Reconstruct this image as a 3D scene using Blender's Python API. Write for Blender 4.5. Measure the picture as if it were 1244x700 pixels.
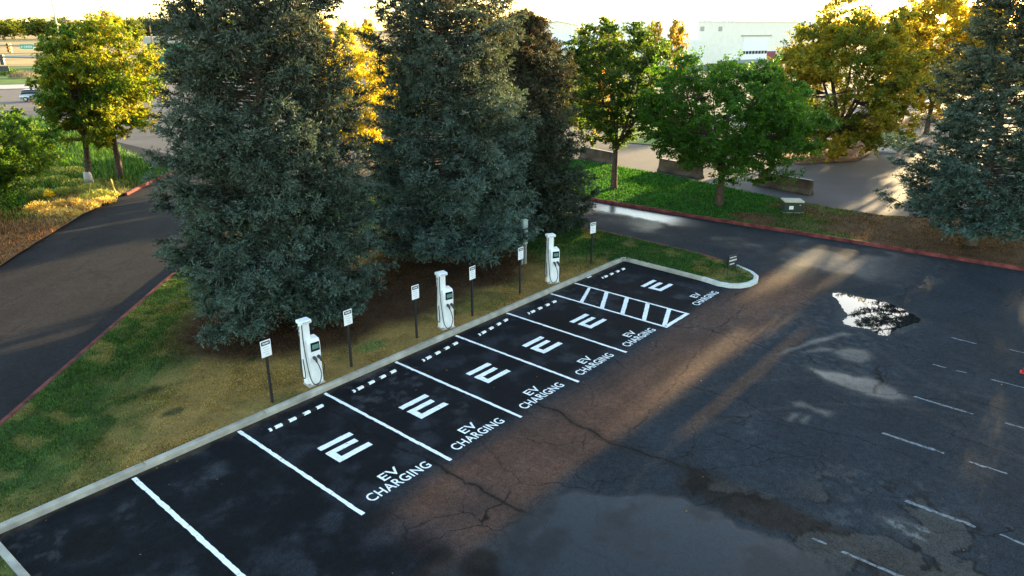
import bpy, bmesh, math
import numpy as np
from mathutils import Vector, Matrix
for o in list(bpy.data.objects): bpy.data.objects.remove(o)
C = bpy.context.scene
col = C.collection
R_ = math.radians
# ------------------------------------------------------------------ camera
CAM = np.array([-4.9139, -16.2731, 10.1229]); YAW, PITCH, F = 0.7085, 0.3534, 854.17
FW = np.array([math.cos(YAW)*math.cos(PITCH), math.sin(YAW)*math.cos(PITCH), -math.sin(PITCH)])
RT = np.array([math.sin(YAW), -math.cos(YAW), 0.0]); UP = np.cross(RT, FW)
cam = bpy.data.cameras.new('camera'); cam.sensor_width = 36; cam.lens = F/1244*36
cam.clip_start = 0.1; cam.clip_end = 6000
camo = bpy.data.objects.new('camera', cam); col.objects.link(camo)
M3 = Matrix(((RT[0], UP[0], -FW[0], CAM[0]), (RT[1], UP[1], -FW[1], CAM[1]), (RT[2], UP[2], -FW[2], CAM[2]), (0, 0, 0, 1)))
camo.matrix_world = M3
C.camera = camo
# ------------------------------------------------------------------ light
SUN_AZ, SUN_EL = 1.0, 7.5            # degrees; azimuth counted from +x towards +y
w = bpy.data.worlds.new('World'); C.world = w; w.use_nodes = True
nt = w.node_tree
sky = nt.nodes.new('ShaderNodeTexSky'); sky.sky_type = 'NISHITA'; sky.sun_disc = False
sky.sun_elevation = R_(SUN_EL); sky.sun_rotation = R_(90 - SUN_AZ)
sky.air_density = 1.0; sky.dust_density = 0.5; sky.ozone_density = 1.0
nt.links.new(sky.outputs[0], nt.nodes['Background'].inputs[0]); nt.nodes['Background'].inputs[1].default_value = 0.15
sl = bpy.data.lights.new('sun', 'SUN'); sl.energy = 5.0; sl.angle = R_(0.6); sl.color = (1.0, 0.74, 0.38)
so = bpy.data.objects.new('sun', sl); col.objects.link(so)
sd = Vector((math.cos(R_(SUN_AZ))*math.cos(R_(SUN_EL)), math.sin(R_(SUN_AZ))*math.cos(R_(SUN_EL)), math.sin(R_(SUN_EL))))
so.rotation_euler = sd.to_track_quat('Z', 'Y').to_euler(); so.location = (60, 0, 40)
C.view_settings.view_transform = 'Standard'; C.view_settings.look = 'None'; C.view_settings.gamma = 1
C.view_settings.use_curve_mapping = False
C.view_settings.exposure = 2.75

def g(px, py, z=0.0):
    """ground point that the photograph shows at a pixel"""
    d = FW + RT*(px-622)/F - UP*(py-350)/F
    p = CAM + d*((z-CAM[2])/d[2]); return p
def zat(px_base, py_top):
    """height of a vertical thing standing at ground point px_base whose top is at image row py_top"""
    lo, hi = -5.0, 90.0
    for _ in range(50):
        m = (lo+hi)/2; v = np.array([px_base[0], px_base[1], m])-CAM
        if 350-F*(v@UP)/(v@FW) > py_top: lo = m
        else: hi = m
    return lo
# ------------------------------------------------------------------ helpers
def link(o, parent=None):
    col.objects.link(o)
    if parent: o.parent = parent
    return o
def tag(o, label=None, cat=None, group=None, kind=None):
    for k, v in (('label', label), ('category', cat), ('group', group), ('kind', kind)):
        if v: o[k] = v
    return o
def empty(name, loc, rz=0, **k):
    o = bpy.data.objects.new(name, None); o.empty_display_size = .2; col.objects.link(o)
    o.location = loc; o.rotation_euler = (0, 0, rz); return tag(o, **k)
def dup(root, loc=None, rz=None, scale=None, **k):
    r = root.copy(); col.objects.link(r)
    if loc is not None: r.location = loc
    if rz is not None: r.rotation_euler = (0, 0, rz)
    if scale is not None: r.scale = scale
    for ch in list(root.children):
        c = ch.copy(); col.objects.link(c); c.parent = r
        for gch in list(ch.children):
            d = gch.copy(); col.objects.link(d); d.parent = c
    return tag(r, **k)
def np_mesh(name, V, Fq, mat, parent=None, cols=None, rough=None, smooth=False, n=4):
    """V (N,3), Fq (M,n)"""
    me = bpy.data.meshes.new(name); V = np.ascontiguousarray(V, dtype=np.float32); Fq = np.ascontiguousarray(Fq, dtype=np.int32)
    M = len(Fq); n = Fq.shape[1]
    me.vertices.add(len(V)); me.vertices.foreach_set('co', V.ravel())
    me.loops.add(M*n); me.loops.foreach_set('vertex_index', Fq.ravel())
    me.polygons.add(M); me.polygons.foreach_set('loop_start', np.arange(0, M*n, n, dtype=np.int32))
    try: me.polygons.foreach_set('loop_total', np.full(M, n, dtype=np.int32))
    except Exception: pass
    if smooth: me.polygons.foreach_set('use_smooth', np.ones(M, dtype=bool))
    me.update(calc_edges=True)
    if cols is not None:
        a = me.attributes.new('tone', 'FLOAT_COLOR', 'POINT')
        c4 = np.ones((len(V), 4), dtype=np.float32); c4[:, :3] = cols; a.data.foreach_set('color', c4.ravel())
    if rough is not None:
        a = me.attributes.new('wet', 'FLOAT', 'POINT'); a.data.foreach_set('value', np.asarray(rough, dtype=np.float32))
    me.materials.append(mat); o = bpy.data.objects.new(name, me); return link(o, parent)
class MB:
    def __init__(s): s.bm = bmesh.new()
    def box(s, x0, x1, y0, y1, z0, z1, bev=0, rot=0, at=(0, 0, 0), tilt=0):
        r = bmesh.ops.create_cube(s.bm, size=1); vs = r['verts']
        for v in vs: v.co = Vector(((x0+x1)/2+v.co.x*(x1-x0), (y0+y1)/2+v.co.y*(y1-y0), (z0+z1)/2+v.co.z*(z1-z0)))
        if bev:
            es = list({e for v in vs for e in v.link_edges})
            rr = bmesh.ops.bevel(s.bm, geom=es, offset=bev, segments=2, affect='EDGES', profile=.6); vs = list({v for f in rr['faces'] for v in f.verts} | {v for v in vs if v.is_valid})
        if rot or tilt or at != (0, 0, 0):
            m = Matrix.Translation(at) @ Matrix.Rotation(rot, 4, 'Z') @ Matrix.Rotation(tilt, 4, 'X')
            for v in vs: v.co = m @ v.co
        return s
    def tube(s, pts, rad, n=8, cap=True):
        pts = [Vector(p) for p in pts]; rs = rad if hasattr(rad, '__len__') else [rad]*len(pts)
        rings = []
        ref = Vector((0, 0, 1))
        for i, p in enumerate(pts):
            d = (pts[min(i+1, len(pts)-1)]-pts[max(i-1, 0)]).normalized()
            a = d.cross(ref)
            if a.length < .05: a = d.cross(Vector((1, 0, 0)))
            a.normalize(); b = d.cross(a)
            rings.append([s.bm.verts.new(p+(a*math.cos(t)+b*math.sin(t))*rs[i]) for t in [2*math.pi*k/n for k in range(n)]])
        for i in range(len(rings)-1):
            for k in range(n): s.bm.faces.new((rings[i][k], rings[i][(k+1) % n], rings[i+1][(k+1) % n], rings[i+1][k]))
        if cap: s.bm.faces.new(rings[0]); s.bm.faces.new(rings[-1][::-1])
        return s
    def prism(s, poly, z0, z1):
        a = [s.bm.verts.new((p[0], p[1], z0)) for p in poly]; b = [s.bm.verts.new((p[0], p[1], z1)) for p in poly]
        s.bm.faces.new(a[::-1]); s.bm.faces.new(b)
        for i in range(len(a)): s.bm.faces.new((a[i], a[(i+1) % len(a)], b[(i+1) % len(a)], b[i]))
        return s
    def build(s, name, mat, parent=None, smooth=False):
        bmesh.ops.recalc_face_normals(s.bm, faces=s.bm.faces)
        me = bpy.data.meshes.new(name); s.bm.to_mesh(me); s.bm.free()
        if smooth:
            for p in me.polygons: p.use_smooth = True
        me.materials.append(mat); return link(bpy.data.objects.new(name, me), parent)
def _hash(ix, iy, seed):
    h = (ix.astype(np.int64)*374761393 + iy.astype(np.int64)*668265263 + seed*1442695041) & 0xffffffff
    h = ((h ^ (h >> 13))*1274126177) & 0xffffffff
    return ((h ^ (h >> 16)) & 0xffff)/65535.0
def vn(x, y, seed=0):
    ix, iy = np.floor(x), np.floor(y); fx, fy = x-ix, y-iy; fx = fx*fx*(3-2*fx); fy = fy*fy*(3-2*fy)
    ix = ix.astype(np.int64); iy = iy.astype(np.int64)
    a, b = _hash(ix, iy, seed), _hash(ix+1, iy, seed); c, d = _hash(ix, iy+1, seed), _hash(ix+1, iy+1, seed)
    return (a*(1-fx)+b*fx)*(1-fy)+(c*(1-fx)+d*fx)*fy
def fbm(x, y, sc, oc=4, seed=0):
    t = 0; a = .5; s = 0
    for k in range(oc):
        t = t+a*vn(x/sc*2**k+17.3*k, y/sc*2**k-9.1*k, seed+k); s += a; a *= .55
    return t/s
def sst(x, a, b): t = np.clip((x-a)/(b-a), 0, 1); return t*t*(3-2*t)
def in_poly(x, y, poly):
    c = np.zeros(x.shape, bool); n = len(poly)
    for i in range(n):
        x0, y0 = poly[i][:2]; x1, y1 = poly[(i+1) % n][:2]
        if y0 == y1: continue
        k = ((y0 > y) != (y1 > y)) & (x < (x1-x0)*(y-y0)/(y1-y0)+x0); c ^= k
    return c
def pl_dist(x, y, pts, closed=False, far=3.0):
    d = np.full(x.shape, far); n = len(pts)
    for i in range(n if closed else n-1):
        x0, y0 = pts[i][:2]; x1, y1 = pts[(i+1) % n][:2]
        m = (x > min(x0, x1)-far) & (x < max(x0, x1)+far) & (y > min(y0, y1)-far) & (y < max(y0, y1)+far)
        if not m.any(): continue
        xx, yy = x[m], y[m]; L = (x1-x0)**2+(y1-y0)**2+1e-9
        t = np.clip(((xx-x0)*(x1-x0)+(yy-y0)*(y1-y0))/L, 0, 1)
        d[m] = np.minimum(d[m], np.hypot(xx-x0-t*(x1-x0), yy-y0-t*(y1-y0)))
    return d
def soft_poly(x, y, poly, soft, jit=0, seed=0):
    if jit: x, y = x+(fbm(x, y, .9, 3, seed)-.5)*jit*2, y+(fbm(x, y, .9, 3, seed+31)-.5)*jit*2
    d = pl_dist(x, y, poly, True, 2.0); s = np.where(in_poly(x, y, poly), d, -d)
    return sst(s, -soft, soft)
# ------------------------------------------------------------------ materials
def mat(name, rgb=(.5, .5, .5), rough=.6, spec=.5, metal=0, noise=0, nscale=8, bump=0, bscale=60, emit=None):
    m = bpy.data.materials.new(name); m.use_nodes = True; n = m.node_tree; b = n.nodes['Principled BSDF']
    b.inputs['Base Color'].default_value = (*rgb, 1); b.inputs['Roughness'].default_value = rough
    b.inputs['Specular IOR Level'].default_value = spec; b.inputs['Metallic'].default_value = metal
    tc = n.nodes.new('ShaderNodeTexCoord')
    if noise:
        t = n.nodes.new('ShaderNodeTexNoise'); t.inputs['Scale'].default_value = nscale; t.inputs['Detail'].default_value = 6
        n.links.new(tc.outputs['Object'], t.inputs['Vector'])
        r = n.nodes.new('ShaderNodeMapRange'); r.inputs[1].default_value = .3; r.inputs[2].default_value = .7
        r.inputs[3].default_value = 1-noise; r.inputs[4].default_value = 1+noise; n.links.new(t.outputs['Fac'], r.inputs[0])
        x = n.nodes.new('ShaderNodeMix'); x.data_type = 'RGBA'; x.blend_type = 'MULTIPLY'; x.inputs[0].default_value = 1
        x.inputs[6].default_value = (*rgb, 1); n.links.new(r.outputs[0], x.inputs[7]); n.links.new(x.outputs[2], b.inputs['Base Color'])
    if bump:
        t2 = n.nodes.new('ShaderNodeTexNoise'); t2.inputs['Scale'].default_value = bscale; t2.inputs['Detail'].default_value = 4
        n.links.new(tc.outputs['Object'], t2.inputs['Vector'])
        bp = n.nodes.new('ShaderNodeBump'); bp.inputs['Strength'].default_value = bump; bp.inputs['Distance'].default_value = .02
        n.links.new(t2.outputs['Fac'], bp.inputs['Height']); n.links.new(bp.outputs[0], b.inputs['Normal'])
    if emit: b.inputs['Emission Color'].default_value = (*emit[0], 1); b.inputs['Emission Strength'].default_value = emit[1]
    return m
def tone_mat(name, rough=.9, spec=.2, grain=.25, gscale=30, bump=.3, bscale=90, wet=False, cracks=False):
    """base colour from the mesh's tone attribute (lay of materials) with fine grain"""
    m = bpy.data.materials.new(name); m.use_nodes = True; n = m.node_tree; L = n.links; b = n.nodes['Principled BSDF']
    b.inputs['Specular IOR Level'].default_value = spec; b.inputs['Roughness'].default_value = rough
    at = n.nodes.new('ShaderNodeAttribute'); at.attribute_name = 'tone'; tc = n.nodes.new('ShaderNodeTexCoord')
    t = n.nodes.new('ShaderNodeTexNoise'); t.inputs['Scale'].default_value = gscale; t.inputs['Detail'].default_value = 8; t.inputs['Roughness'].default_value = .7
    L.new(tc.outputs['Object'], t.inputs['Vector'])
    r = n.nodes.new('ShaderNodeMapRange'); r.inputs[1].default_value = .3; r.inputs[2].default_value = .7; r.inputs[3].default_value = 1-grain; r.inputs[4].default_value = 1+grain
    t5 = n.nodes.new('ShaderNodeTexNoise'); t5.inputs['Scale'].default_value = gscale*.22; t5.inputs['Detail'].default_value = 12; t5.inputs['Roughness'].default_value = .85
    L.new(tc.outputs['Object'], t5.inputs['Vector']); av = n.nodes.new('ShaderNodeMath'); av.operation = 'MULTIPLY_ADD'; av.inputs[1].default_value = 1.0; L.new(t.outputs['Fac'], av.inputs[0]); L.new(t5.outputs['Fac'], av.inputs[2])
    r.inputs[1].default_value = .78; r.inputs[2].default_value = 1.22
    L.new(av.outputs[0], r.inputs[0])
    x = n.nodes.new('ShaderNodeMix'); x.data_type = 'RGBA'; x.blend_type = 'MULTIPLY'; x.inputs[0].default_value = 1
    L.new(at.outputs['Color'], x.inputs[6]); L.new(r.outputs[0], x.inputs[7]); out = x.outputs[2]
    bp = n.nodes.new('ShaderNodeBump'); bp.inputs['Strength'].default_value = bump; bp.inputs['Distance'].default_value = .01
    t2 = n.nodes.new('ShaderNodeTexNoise'); t2.inputs['Scale'].default_value = bscale; t2.inputs['Detail'].default_value = 3
    L.new(tc.outputs['Object'], t2.inputs['Vector']); L.new(t2.outputs['Fac'], bp.inputs['Height'])
    if cracks:
        wn = n.nodes.new('ShaderNodeTexNoise'); wn.inputs['Scale'].default_value = 1.3; wn.inputs['Detail'].default_value = 5
        L.new(tc.outputs['Object'], wn.inputs['Vector'])
        vm = n.nodes.new('ShaderNodeVectorMath'); vm.operation = 'MULTIPLY_ADD'; vm.inputs[1].default_value = (1.1, 1.1, 0)
        L.new(wn.outputs['Color'], vm.inputs[0]); L.new(tc.outputs['Object'], vm.inputs[2])
        vo = n.nodes.new('ShaderNodeTexVoronoi'); vo.feature = 'DISTANCE_TO_EDGE'; vo.inputs['Scale'].default_value = .42
        L.new(vm.outputs[0], vo.inputs['Vector'])
        r1 = n.nodes.new('ShaderNodeMapRange'); r1.inputs[1].default_value = .001; r1.inputs[2].default_value = .0085; r1.inputs[3].default_value = .9; r1.inputs[4].default_value = 0
        L.new(vo.outputs['Distance'], r1.inputs[0])
        mk = n.nodes.new('ShaderNodeTexNoise'); mk.inputs['Scale'].default_value = .33; mk.inputs['Detail'].default_value = 3
        L.new(tc.outputs['Object'], mk.inputs['Vector'])
        r2 = n.nodes.new('ShaderNodeMapRange'); r2.inputs[1].default_value = .44; r2.inputs[2].default_value = .56
        L.new(mk.outputs['Fac'], r2.inputs[0])
        mm = n.nodes.new('ShaderNodeMath'); mm.operation = 'MULTIPLY'; L.new(r1.outputs[0], mm.inputs[0]); L.new(r2.outputs[0], mm.inputs[1])
        m2 = n.nodes.new('ShaderNodeMath'); m2.operation = 'MULTIPLY'; L.new(mm.outputs[0], m2.inputs[0]); L.new(at.outputs['Alpha'], m2.inputs[1]); m2.inputs[1].default_value = 1
        y = n.nodes.new('ShaderNodeMix'); y.data_type = 'RGBA'; L.new(mm.outputs[0], y.inputs[0]); L.new(out, y.inputs[6]); y.inputs[7].default_value = (.006, .006, .006, 1); out = y.outputs[2]
    L.new(out, b.inputs['Base Color'])
    if wet:
        aw = n.nodes.new('ShaderNodeAttribute'); aw.attribute_name = 'wet'
        rr = n.nodes.new('ShaderNodeMapRange'); rr.inputs[3].default_value = rough; rr.inputs[4].default_value = .03; L.new(aw.outputs['Fac'], rr.inputs[0]); L.new(rr.outputs[0], b.inputs['Roughness'])
        rs = n.nodes.new('ShaderNodeMapRange'); rs.inputs[3].default_value = spec; rs.inputs[4].default_value = .22; L.new(aw.outputs['Fac'], rs.inputs[0]); L.new(rs.outputs[0], b.inputs['Specular IOR Level'])
        rb = n.nodes.new('ShaderNodeMapRange'); rb.inputs[3].default_value = bump; rb.inputs[4].default_value = 0; rb.inputs[2].default_value = .6; L.new(aw.outputs['Fac'], rb.inputs[0]); L.new(rb.outputs[0], bp.inputs['Strength'])
    L.new(bp.outputs[0], b.inputs['Normal'])
    return m
def leaf_mat(name, rough=.6, trans=.45, spec=.25):
    m = bpy.data.materials.new(name); m.use_nodes = True; n = m.node_tree; L = n.links; b = n.nodes['Principled BSDF']
    at = n.nodes.new('ShaderNodeAttribute'); at.attribute_name = 'tone'
    L.new(at.outputs['Color'], b.inputs['Base Color']); b.inputs['Roughness'].default_value = rough; b.inputs['Specular IOR Level'].default_value = spec
    if trans:
        tr = n.nodes.new('ShaderNodeBsdfTranslucent'); mx = n.nodes.new('ShaderNodeMixShader'); mx.inputs[0].default_value = trans
        hs = n.nodes.new('ShaderNodeMix'); hs.data_type = 'RGBA'; hs.blend_type = 'MULTIPLY'; hs.inputs[0].default_value = 1; hs.inputs[7].default_value = (2.9, 2.6, .9, 1)
        L.new(at.outputs['Color'], hs.inputs[6]); L.new(hs.outputs[2], tr.inputs['Color'])
        L.new(b.outputs[0], mx.inputs[1]); L.new(tr.outputs[0], mx.inputs[2]); L.new(mx.outputs[0], n.nodes['Material Output'].inputs[0])
    return m
M = dict(
    white=mat('white_painted_metal', (.80, .81, .81), .38, noise=.07, nscale=5), paint=mat('white_road_paint', (.80, .80, .77), .7, .2, noise=.10, nscale=9, bump=.2),
    black=mat('black_metal', (.012, .012, .014), .45), rubber=mat('black_rubber', (.012, .012, .012), .8, .2), cable=mat('cable_rubber', (.02, .02, .02), .5),
    conc=mat('kerb_concrete', (.33, .31, .26), .9, .2, noise=.28, nscale=2.2, bump=.4), concw=mat('kerb_pale_paint', (.50, .52, .49), .85, .2, noise=.22, nscale=3, bump=.4),
    red=mat('kerb_red_paint', (.135, .034, .028), .85, .15, noise=.6, nscale=2.5, bump=.4), concd=mat('weathered_concrete', (.075, .055, .038), .95, .1, noise=.5, nscale=1.6, bump=.5, bscale=20),
    concl=mat('pale_concrete', (.38, .34, .30), .9, .2, noise=.2, nscale=2), screen=mat('screen_glass', (.008, .008, .01), .15), lcd=mat('screen_display', (.10, .22, .17), .3),
    bark=mat('bark', (.075, .05, .037), .95, .1, noise=.45, nscale=7, bump=.8, bscale=25), sbark=mat('spruce_bark', (.09, .07, .055), .95, .1, noise=.4, nscale=6, bump=.8, bscale=25),
    wrap=mat('pale_trunk_wrap', (.42, .38, .33), .8, noise=.15), needle=leaf_mat('spruce_needles', .7, .12, .2), leaf=leaf_mat('leaves', .5, .5),
    green=mat('dark_green_metal', (.008, .024, .012), .5), cream=mat('cream_lid', (.50, .46, .34), .6, noise=.15), cab=mat('pale_green_cabinet', (.34, .42, .37), .5, noise=.12),
    grey=mat('grey_metal', (.22, .24, .24), .5), wall=mat('cream_wall', (.86, .82, .70), .8, noise=.05, nscale=.6), wroof=mat('white_roof', (.86, .84, .76), .7, noise=.05, nscale=.3),
    dkglass=mat('dark_glass', (.02, .025, .03), .1), tan=mat('tan_fascia', (.42, .38, .32), .8), gwall=mat('green_wall', (.03, .13, .09), .7, noise=.15, nscale=.7), blue=mat('blue_awning', (.05, .10, .40), .6),
    maroon=mat('maroon_panel', (.22, .04, .06), .7), wood=mat('pole_wood', (.22, .15, .09), .9, noise=.3), galv=mat('galvanised_metal', (.42, .40, .36), .5), signal=mat('signal_yellow', (.55, .25, .03), .5),
    sigrn=mat('street_sign_green', (.01, .28, .17), .5), text=mat('white_lettering', (.8, .8, .8), .6), yellow=mat('yellow_plastic', (.65, .42, .03), .5), redp=mat('red_plastic', (.75, .02, .02), .5),
    carp=mat('silver_car_paint', (.40, .41, .42), .3, metal=.3), tyre=mat('tyre_rubber', (.015, .015, .015), .9), lamp=mat('red_lamp', (.4, .01, .01), .3), grass=leaf_mat('grass_blades', .7, .3, .15),
    lawn=tone_mat('lawn_soil', .95, .1, .35, 26, .6, 60), asph=tone_mat('asphalt', .9, .10, .72, 26, .6, 70, wet=True, cracks=True), ink=mat('grey_print', (.42, .43, .44), .7), text2=mat('broken_white_lettering', (.55, .57, .58), .6, noise=.8, nscale=38),
    soil=mat('dry_ground', (.14, .09, .05), .95, .1, noise=.4, nscale=.4), tgrass=mat('dry_field', (.34, .24, .10), .95, .1, noise=.25, nscale=.05), fgrass=mat('green_verge', (.10, .15, .03), .95, .1, noise=.3, nscale=.2),
    road=mat('far_road', (.13, .10, .085), .85, .2, noise=.15, nscale=.4), backlot=mat('back_lot_asphalt', (.070, .060, .055), .85, .25, noise=.25, nscale=.25, bump=.2), mulch=mat('red_mulch', (.16, .06, .03), .95, .1, noise=.4, nscale=2, bump=.6, bscale=15),
    water=mat('puddle_water', (.012, .012, .012), .02, .5), film=mat('thin_wet_silt', (.12, .115, .10), .28, .6, noise=.15, nscale=2))
def add_wear(m, lo=.57, hi=.67, dark=(.03, .032, .035), scale=7):
    n = m.node_tree; b = n.nodes['Principled BSDF']; src = b.inputs['Base Color'].links[0].from_socket
    tc = n.nodes.new('ShaderNodeTexCoord'); t = n.nodes.new('ShaderNodeTexNoise'); t.inputs['Scale'].default_value = scale; t.inputs['Detail'].default_value = 10; t.inputs['Roughness'].default_value = .75
    n.links.new(tc.outputs['Object'], t.inputs['Vector']); r = n.nodes.new('ShaderNodeMapRange'); r.inputs[1].default_value = lo; r.inputs[2].default_value = hi; r.inputs[4].default_value = .9
    n.links.new(t.outputs['Fac'], r.inputs[0]); x = n.nodes.new('ShaderNodeMix'); x.data_type = 'RGBA'; n.links.new(r.outputs[0], x.inputs[0]); n.links.new(src, x.inputs[6]); x.inputs[7].default_value = (*dark, 1); n.links.new(x.outputs[2], b.inputs['Base Color'])
add_wear(M['paint']); add_wear(M['concw'], .55, .7, (.12, .11, .09), 3)
# ------------------------------------------------------------------ ground colours
KX = 22.05                                        # x of the kerb corner
E_LAWN = [(-14, -8.4), (-6.2, -.2), (-1.43, 4.77), (6.65, 12.84), (9.6, 15.6), (14, 19.5), (19, 23), (23, 23), (25, 20.5), (25.4, 15), (25.25, 5.5), (25.25, 2.4), (24.95, -2.4), (24.6, -4.0), (24.2, -4.9),
          (23.8, -5.45), (23.2, -5.7), (22.6, -5.72), (22.2, -5.5), (22.0, -5.0), (22.05, .02), (-2.9, .02), (-3.0, -20), (-14, -20)]
def lawn_rgb(x, y):
    n1 = fbm(x, y, 2.6, 5, 3); n2 = fbm(x, y, .5, 4, 9); n3 = fbm(x, y, 5.5, 3, 21)
    green = np.array([.032, .075, .018]); dry = np.array([.22, .145, .046]); brown = np.array([.060, .033, .017])
    n4 = fbm(x, y, 1.1, 4, 33)
    e = pl_dist(x, y, [(-14, -8.4), (-6.2, -.2), (-1.43, 4.77), (6.65, 12.84), (9.6, 15.6)], False, 12)     # distance from the lane
    gr = sst(-e + (n1-.5)*5 + (n3-.5)*4 + (n4-.5)*4, -4.6, -.4)*.95
    gr = np.maximum(gr, sst((x-17.5)+(n1-.5)*5+(y-1)*.35, 0, 4))
    gr = np.maximum(gr, .7*sst(n1*.6+n4*.4, .53, .64)); gr = gr*(1-.45*sst(n4, .55, .7))
    gr = np.where(y < 0, np.maximum(gr, np.where(x < 0, .75, 0)), gr)
    c = dry[None]*(1-gr[:, None])+green[None]*gr[:, None]
    br = np.zeros_like(x)
    for sx, sy, r in ((7.8, 5.7, 4.3), (11, 4.6, 3.2), (13.4, 5.2, 3.6), (16.4, 5.7, 4.4), (22, 8, 3)):
        br = np.maximum(br, sst(-np.hypot(x-sx, (y-sy)*1.05)+(n1-.5)*1.8, -r-.2, -r+1.3))
    c = c*(1-br[:, None])+brown[None]*br[:, None]
    for sx, sy, r in ((2.11, 3.69, .45), (1.99, 2.03, .4), (5.2, 3.4, .35)):
        k = sst(-np.hypot((x-sx), (y-sy)*1.5)+(n2-.5)*.5, -r, -r+.3)*.8; c = c*(1-k[:, None])+np.array([.02, .035, .015])[None]*k[:, None]
    k = .6*sst(-np.hypot((x-8.3)*.6, (y-1.3))+(n2-.5)*.5, -.5, -.1); c = c*(1-k[:, None])+np.array([.05, .13, .04])[None]*k[:, None]
    return c*(.62+.76*n2)[:, None]
def strip_rgb(x, y):
    n1 = fbm(x, y, 2.2, 5, 43); n2 = fbm(x, y, .5, 4, 49)
    green = np.array([.022, .080, .012]); brown = np.array([.085, .050, .026]); c = green[None]*np.ones((len(x), 1))
    k = sst(-y+(n1-.5)*5.5, 0.2, 2.4)*(.45+.55*sst(n1, .40, .55)); k = np.maximum(k, sst(-y+(n1-.5)*2, 6.3, 8.2))
    c = c*(1-k[:, None])+brown[None]*k[:, None]
    return c*(.62+.76*n2)[:, None]
def left_rgb(x, y):
    n1 = fbm(x, y, 3, 5, 63); n2 = fbm(x, y, .6, 4, 69)
    green = np.array([.030, .075, .014]); tan = np.array([.26, .18, .075]); dirt = np.array([.15, .075, .035])
    e = pl_dist(x, y, [(-6, 11), (2.9, 20.86), (8.94, 28.2), (12.64, 31.8), (17.5, 36.5)], False, 20)
    c = green[None]*np.ones((len(x), 1)); k = sst(-e+(n1-.5)*3, -4.2, -1.6)*sst(-x, -15.5, -11); c = c*(1-k[:, None])+tan[None]*k[:, None]
    k = sst(-x+(y-30)*-.35+(n1-.5)*4, -8.5, -5.5); c = c*(1-k[:, None])+dirt[None]*k[:, None]
    return c*(.6+.8*n2)[:, None]
def rect_blob(x, y, x0, x1, y0, y1, s=.25):
    return sst(x, x0-s, x0+s)*sst(-x, -x1-s, -x1+s)*sst(y, y0-s, y0+s)*sst(-y, -y1-s, -y1+s)
rng = np.random.default_rng(5)
SEAM = [[(4.95, -.3), (5.01, -1.14), (4.94, -2.75), (5.11, -4.84), (5.06, -5.65), (5.1, -6.66), (5.16, -8.06), (5.12, -8.84), (5.01, -9.95), (5.0, -12)],
        [(9.05, -3.4), (9.04, -5.83), (8.95, -6.81), (8.8, -8.02), (8.95, -10.1), (8.97, -10.97), (8.96, -11.82), (9.04, -12.7), (8.91, -13.43), (8.88, -14.29), (9.02, -15.11), (9.06, -17)],
        [(10.96, -9.59), (10.91, -10.51), (11.16, -11.47), (11.43, -12.24), (10.9, -12.49), (10.89, -13.29), (10.97, -13.85), (11.16, -14.37)],
        [(12.9, -7.6), (13.1, -9.5), (12.8, -11.2), (13.2, -13), (13, -15)], [(22.9, -6.4), (22.7, -8.9), (22.9, -12.5), (22.5, -17)], [(17.3, -6), (17.1, -8.9), (17.2, -9.6), (16.9, -11)], [(3.2, -11.8), (6.6, -8.9), (9, -8.2), (13, -7.6), (17, -6.8), (21, -6.6)],
        [(14.9, -11.5), (15.1, -13.5), (14.9, -16)], [(19.8, -10.6), (20.2, -12.5), (20, -16)]]
MUD = [(9.1, -9.9), (8.28, -10.3), (8.1, -11.3), (8.03, -12.4), (8.3, -13.4), (8.2, -15), (8.6, -16.5), (9.3, -16.5), (9.2, -13.5), (9.15, -11.7)]
BIG = [(3.6, -8.6), (4.6, -8.15), (5.1, -8.02), (5.8, -8.1), (6.42, -8.52), (7.09, -9.44), (8.0, -10.35), (7.9, -10.86), (8.0, -11.39), (7.75, -11.9), (8.0, -12.86), (8.0, -13.53), (7.7, -14.6), (7, -16), (3.5, -15), (1.2, -12.5), (2.8, -10)]
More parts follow.
